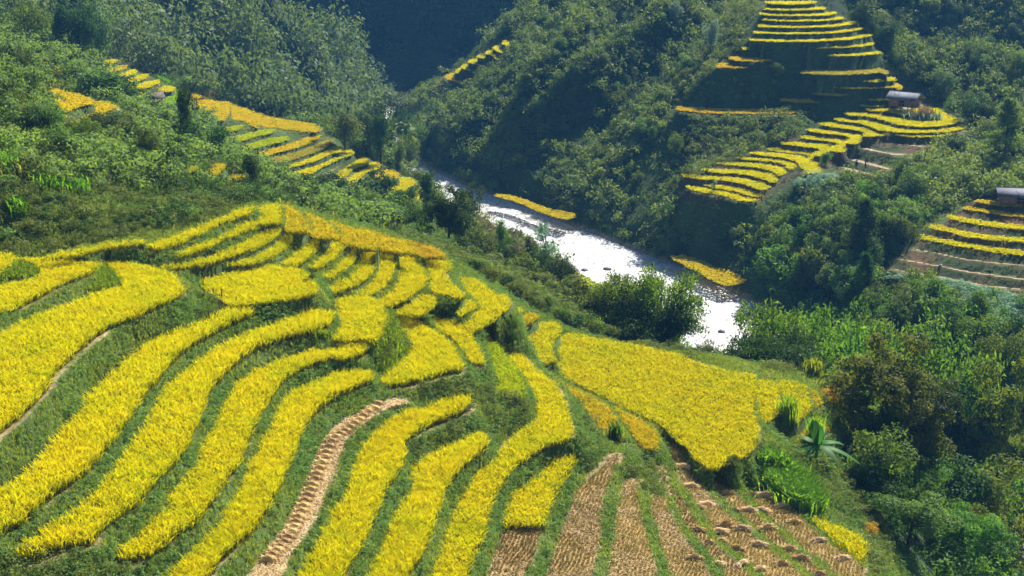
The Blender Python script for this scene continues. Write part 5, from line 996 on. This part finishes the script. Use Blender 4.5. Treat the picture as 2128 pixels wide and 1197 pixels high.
banana(1692, 1012, 100)

# ---------------------------------------------------------------- huts
def tin_mat():
    m, t, o = M_('weathered_tin'); L = t.links.new
    tc = nd(t, 'ShaderNodeTexCoord'); wv = nd(t, 'ShaderNodeTexWave'); wv.bands_direction = 'X'; wv.inputs['Scale'].default_value = 6; L(tc.outputs['Object'], wv.inputs[0])
    ns = nd(t, 'ShaderNodeTexNoise'); ns.inputs['Scale'].default_value = 1.3; ns.inputs['Detail'].default_value = 4; L(tc.outputs['Object'], ns.inputs[0])
    r = nd(t, 'ShaderNodeValToRGB'); e = r.color_ramp.elements; e[0].position = .36; e[0].color = (.05, .05, .06, 1); e[1].position = .43; e[1].color = (.13, .14, .18, 1); L(ns.outputs['Fac'], r.inputs[0])
    p = nd(t, 'ShaderNodeBsdfPrincipled'); p.inputs['Roughness'].default_value = .75; p.inputs['Specular IOR Level'].default_value = .2; L(r.outputs[0], p.inputs['Base Color']); b = nd(t, 'ShaderNodeBump'); b.inputs['Strength'].default_value = .6; b.inputs['Distance'].default_value = .05
    L(wv.outputs['Fac'], b.inputs['Height']); L(b.outputs[0], p.inputs['Normal']); L(p.outputs[0], o.inputs[0]); return m
tin = tin_mat(); boards = plain_mat('old_boards', (0.17, 0.095, 0.055), (0.36, 0.22, 0.14), 4, .9, .1, .4); thatch = plain_mat('grey_thatch', (0.06, 0.05, 0.045), (0.15, 0.125, 0.11), 5, .95, .1, .6); dark = plain_mat('painted_opening_shade', (0.012, 0.010, 0.009), (0.02, 0.018, 0.016), 3)
def hut(u, v, D, label, W_, Dp, Hs, Hw, Hr, rz, roofm, name='stilt_hut'):
    a, b, c = (float(q) for q in ray(u, v)); hx = math.hypot(a, b); x, y = a/hx*D, b/hx*D; z = float(zat(np.array([x]), np.array([y]))[0])
    e = empty(name, (x, y, z), label, 'hut', None, rz); w, d = W_/2, Dp/2
    mesh('platform', *box(-w*.95, w*1.15, -d*.95, d*.95, Hs-.12, Hs), boards, e)
    for sx in (-w*.88, 0, w*.88):
        for sy in (-d*.86, d*.86): mesh('post', *tube([(sx, sy, -.6), (sx, sy, Hs-.12)], .09, 6), boards, e)
    for sx, x0, x1 in ((0, -w*.9, w*.9),):
        fr = join([box(-w*.9, -w*.15, -d*.9, -d*.84, Hs, Hs+Hw), box(w*.25, w*.9, -d*.9, -d*.84, Hs, Hs+Hw), box(-w*.15, w*.25, -d*.9, -d*.84, Hs+Hw*.78, Hs+Hw)]); mesh('front_wall', *fr, boards, e)
    mesh('doorway_shade', *box(-w*.14, w*.24, -d*.86, -d*.83, Hs+.01, Hs+Hw*.77), dark, e)  # near-black panel painted as the shade inside the open doorway
    mesh('side_wall', *box(-w*.9, -w*.86, -d*.83, d*.9, Hs, Hs+Hw), boards, e); mesh('side_wall', *box(w*.86, w*.9, -d*.83, d*.9, Hs, Hs+Hw), boards, e); mesh('back_wall', *box(-w*.85, w*.85, d*.84, d*.9, Hs, Hs+Hw), boards, e)
    mesh('railing', *join([box(-w*.95, w*1.1, -d*.97, -d*.93, Hs+.5, Hs+.57)]+[box(q-.03, q+.03, -d*.97, -d*.93, Hs, Hs+.5) for q in np.linspace(-w*.9, w*1.05, 7)]), boards, e)
    zt = Hs+Hw; ov = 1.28; V, q = [], []
    def slab(s):
        A_ = [(-w*1.18, s*d*ov, zt-.22), (w*1.18, s*d*ov, zt-.22), (w*1.18, 0, zt+Hr), (-w*1.18, 0, zt+Hr)]; P = np.array(A_+[(p[0], p[1], p[2]+.09) for p in A_])
        return P, np.array([(0, 1, 2, 3), (7, 6, 5, 4), (0, 4, 5, 1), (1, 5, 6, 2), (2, 6, 7, 3), (3, 7, 4, 0)])
    rf = mesh('roof', *join([slab(-1), slab(1)]), roofm, e)
    g = np.array([(s*w*.88, yy, zz) for s in (-1, 1) for yy, zz in ((-d*.9, zt), (d*.9, zt), (d*.05, zt+Hr*.93), (-d*.05, zt+Hr*.93))]); mesh('gable', g, np.array([(0, 1, 2, 3), (7, 6, 5, 4)]), boards, e)
    mesh('ridge_cap', *tube([(-w*1.2, 0, zt+Hr+.09), (w*1.2, 0, zt+Hr+.09)], .05, 6), roofm, rf)
    return e
hut(1880, 216, 271, 'stilt hut with a patched grey tin roof above the round reed plot', 5.2, 3.6, 1.45, 1.4, 1.05, R(-40), tin)
hut(2117, 402, 217, 'dark roofed wooden hut cut off by the right edge', 5.6, 3.6, .55, 1.25, .75, R(-10), tin)
hut(322, 200, 262, 'small thatched field hut among the far left strips', 2.6, 2.2, 0.9, 1.1, .9, R(35), thatch, 'field_hut')

# ---------------------------------------------------------------- stick fence on the bank beside the flat plot
fo = empty('stick_fence', (0, 0, 0), 'rickety stick fence along the bank beside the flat rice plot', 'fence')
wood = plain_mat('fence_sticks', (0.05, 0.038, 0.026), (0.14, 0.10, 0.07), 8, .9, .1, .3)
KF = 7.978; first = None
fP = [f for f in F if f['key'] == 'P'][0]
def fpt(a, b): return unproj(330+a/KF, 530+b/KF, fP['z']+0.1)
fx, fy = fpt(750, 560); fo.location = (fx, fy, fP['z'])
for a, b, a2, b2 in [(145, 300, 165, 200), (250, 345, 245, 262), (300, 290, 305, 210), (405, 430, 420, 255), (415, 360, 468, 235), (510, 510, 570, 305), (625, 490, 660, 318), (730, 530, 765, 345), (900, 690, 910, 565), (1050, 760, 1048, 580), (1000, 930, 1005, 760), (832, 1040, 835, 940), (1262, 810, 1295, 712)]:
    x, y = fpt(a, b); zg = float(zat(np.array([x]), np.array([y]))[0]); h = (b-b2)/KF*y/FPX*1.05+.1; dx = (a2-a)/KF*y/FPX
    V, q = tube([(x-fx, y-fy, min(zg, fP['z'])-fP['z']-.2), (x-fx+dx*.5, y-fy, .1+h*.5), (x-fx+dx, y-fy, .1+h)], [.05, .045, .03], 5); mesh('post', V, q, wood, fo)
for a, b, a2, b2 in [(760, 540, 1050, 690), (800, 620, 1160, 870), (900, 750, 1170, 865), (1130, 905, 1290, 820)]:
    x, y = fpt(a, b); x2, y2 = fpt(a2, b2); V, q = tube([(x-fx, y-fy, .2), ((x+x2)/2-fx, (y+y2)/2-fy, .16), (x2-fx, y2-fy, .2)], .03, 5); mesh('rail', V, q, wood, fo)

# ---------------------------------------------------------------- two harvesters on the bare strips
def person(u, v, z, label, coat, hat, bend):
    x, y = unproj(u, v, z); skin = plain_mat('skin', (.30, .18, .12), (.36, .22, .15), 4, .6); cm = plain_mat('cloth_'+coat[0], coat[1], coat[2], 6, .9)
    B = bend
    pt = [(0, 0, .92), (0, -.05*B, 1.15), (0, -.32*B, 1.40-.12*B), (0, -.40*B, 1.50-.18*B), (0, -.46*B, 1.62-.22*B), (.10, 0, .88), (.12, -.03, .48), (.12, .02, .06), (.12, -.14, .04), (-.10, 0, .88), (-.12, -.05, .48), (-.12, .0, .06), (-.12, -.15, .04),
          (.19, -.30*B, 1.38-.12*B), (.25, -.30*B-.08, 1.10-.12*B), (.22, -.30*B-.25, .90-.12*B), (-.19, -.30*B, 1.38-.12*B), (-.25, -.30*B-.08, 1.10-.12*B), (-.22, -.30*B-.25, .90-.12*B)]
    ed = [(0, 1), (1, 2), (2, 3), (3, 4), (0, 5), (5, 6), (6, 7), (7, 8), (0, 9), (9, 10), (10, 11), (11, 12), (2, 13), (13, 14), (14, 15), (2, 16), (16, 17), (17, 18)]
    rad = [.15, .14, .15, .06, .11, .10, .065, .045, .04, .10, .065, .045, .04, .06, .045, .035, .06, .045, .035]
    me = bpy.data.meshes.new('person'); me.from_pydata(pt, ed, []); o = bpy.data.objects.new('person', me); COL.objects.link(o); me.materials.append(cm)
    s = o.modifiers.new('skin', 'SKIN'); sv = me.skin_vertices[0].data
    for i, r in enumerate(rad): sv[i].radius = (r, r)
    sv[0].use_root = True; o.modifiers.new('sub', 'SUBSURF').levels = 1
    hv, hf = tube([(0, -.46*B, 1.66-.22*B), (0, -.46*B, 1.70-.22*B), (0, -.46*B, 1.82-.22*B)], [.24, .23, .03], 10); h = mesh('hat', hv, hf, plain_mat('hat_'+coat[0], hat, hat, 6, .9), o)
    o.location = (x, y, z+.02); o.rotation_euler = (0, 0, rng.random()*3); return tag(o, label, 'person', None, 'harvesters')
person(1400+1260/3.325, 190+545/3.325, 34.52, 'person in dark clothes standing on the bare harvested strips', ('dark', (.02, .02, .03), (.04, .04, .05)), (.05, .04, .04), .2)
person(1400+1322/3.325, 190+532/3.325, 34.52, 'person in blue clothes bending over on the bare harvested strips', ('blue', (.02, .03, .08), (.04, .05, .11)), (.08, .06, .05), .9)
person(1840+470/4.274, 340+985/4.274, 28.92, 'person with a pale hat bending on the lowest bare strip at the right', ('grey', (.06, .06, .06), (.10, .10, .10)), (.55, .5, .4), 1.0)

# ---------------------------------------------------------------- boulders in the rapids
def boulder(seed):
    g = np.random.default_rng(seed); n, m = 8, 10; th = np.linspace(0.05, math.pi-.05, n)[:, None]; ph = np.linspace(0, 2*math.pi, m, endpoint=False)[None]
    V = np.stack([np.sin(th)*np.cos(ph), np.sin(th)*np.sin(ph), np.cos(th)+0*ph], -1).reshape(-1, 3); V = V*(0.8+.4*g.random((len(V), 1)))*[1, .8, .55]
    i = np.arange(n-1)[:, None]*m; j = np.arange(m)[None]; k = (j+1) % m; return V, np.stack([i+j, i+m+j, i+m+k, i+k], -1).reshape(-1, 4)
bb = [boulder(1), boulder(2), boulder(3)]; bo = {}
for i, (u, v, s) in enumerate([(1262, 560, .7), (1215, 562, .6), (1370, 622, .6), (1290, 600, .5), (1125, 500, .5), (1500, 690, .6), (1420, 640, .5), (880, 366, .8), (865, 358, 1.0)]):
    x, y = unproj(u, v, 20.0); k = i % 3
    if k not in bo: o = bo[k] = mesh('boulder', bb[k][0], bb[k][1], rock, None, None, True)
    else: o = bo[k].copy(); COL.objects.link(o)
    o.location = (x, y, 20.0); o.scale = (s, s, s); o.rotation_euler = (0, 0, rng.random()*6)
    tag(o, 'small wet rock showing in the white rapids', 'rock', None, 'rocks in the rapids')

# ---------------------------------------------------------------- haze
hm, t, o = M_('valley_haze'); pv = nd(t, 'ShaderNodeVolumePrincipled'); pv.inputs['Color'].default_value = (0.14, 0.46, 1.0, 1); pv.inputs['Density'].default_value = 0.0002; pv.inputs['Anisotropy'].default_value = 0.0
t.links.new(pv.outputs[0], o.inputs['Volume'])
V, q = box(-480, 480, -30, 720, float(Z.min())-1.0, float(Z.max())+20); tag(mesh('haze', V, q, hm), 'thin bluish air filling the valley', None, 'stuff')
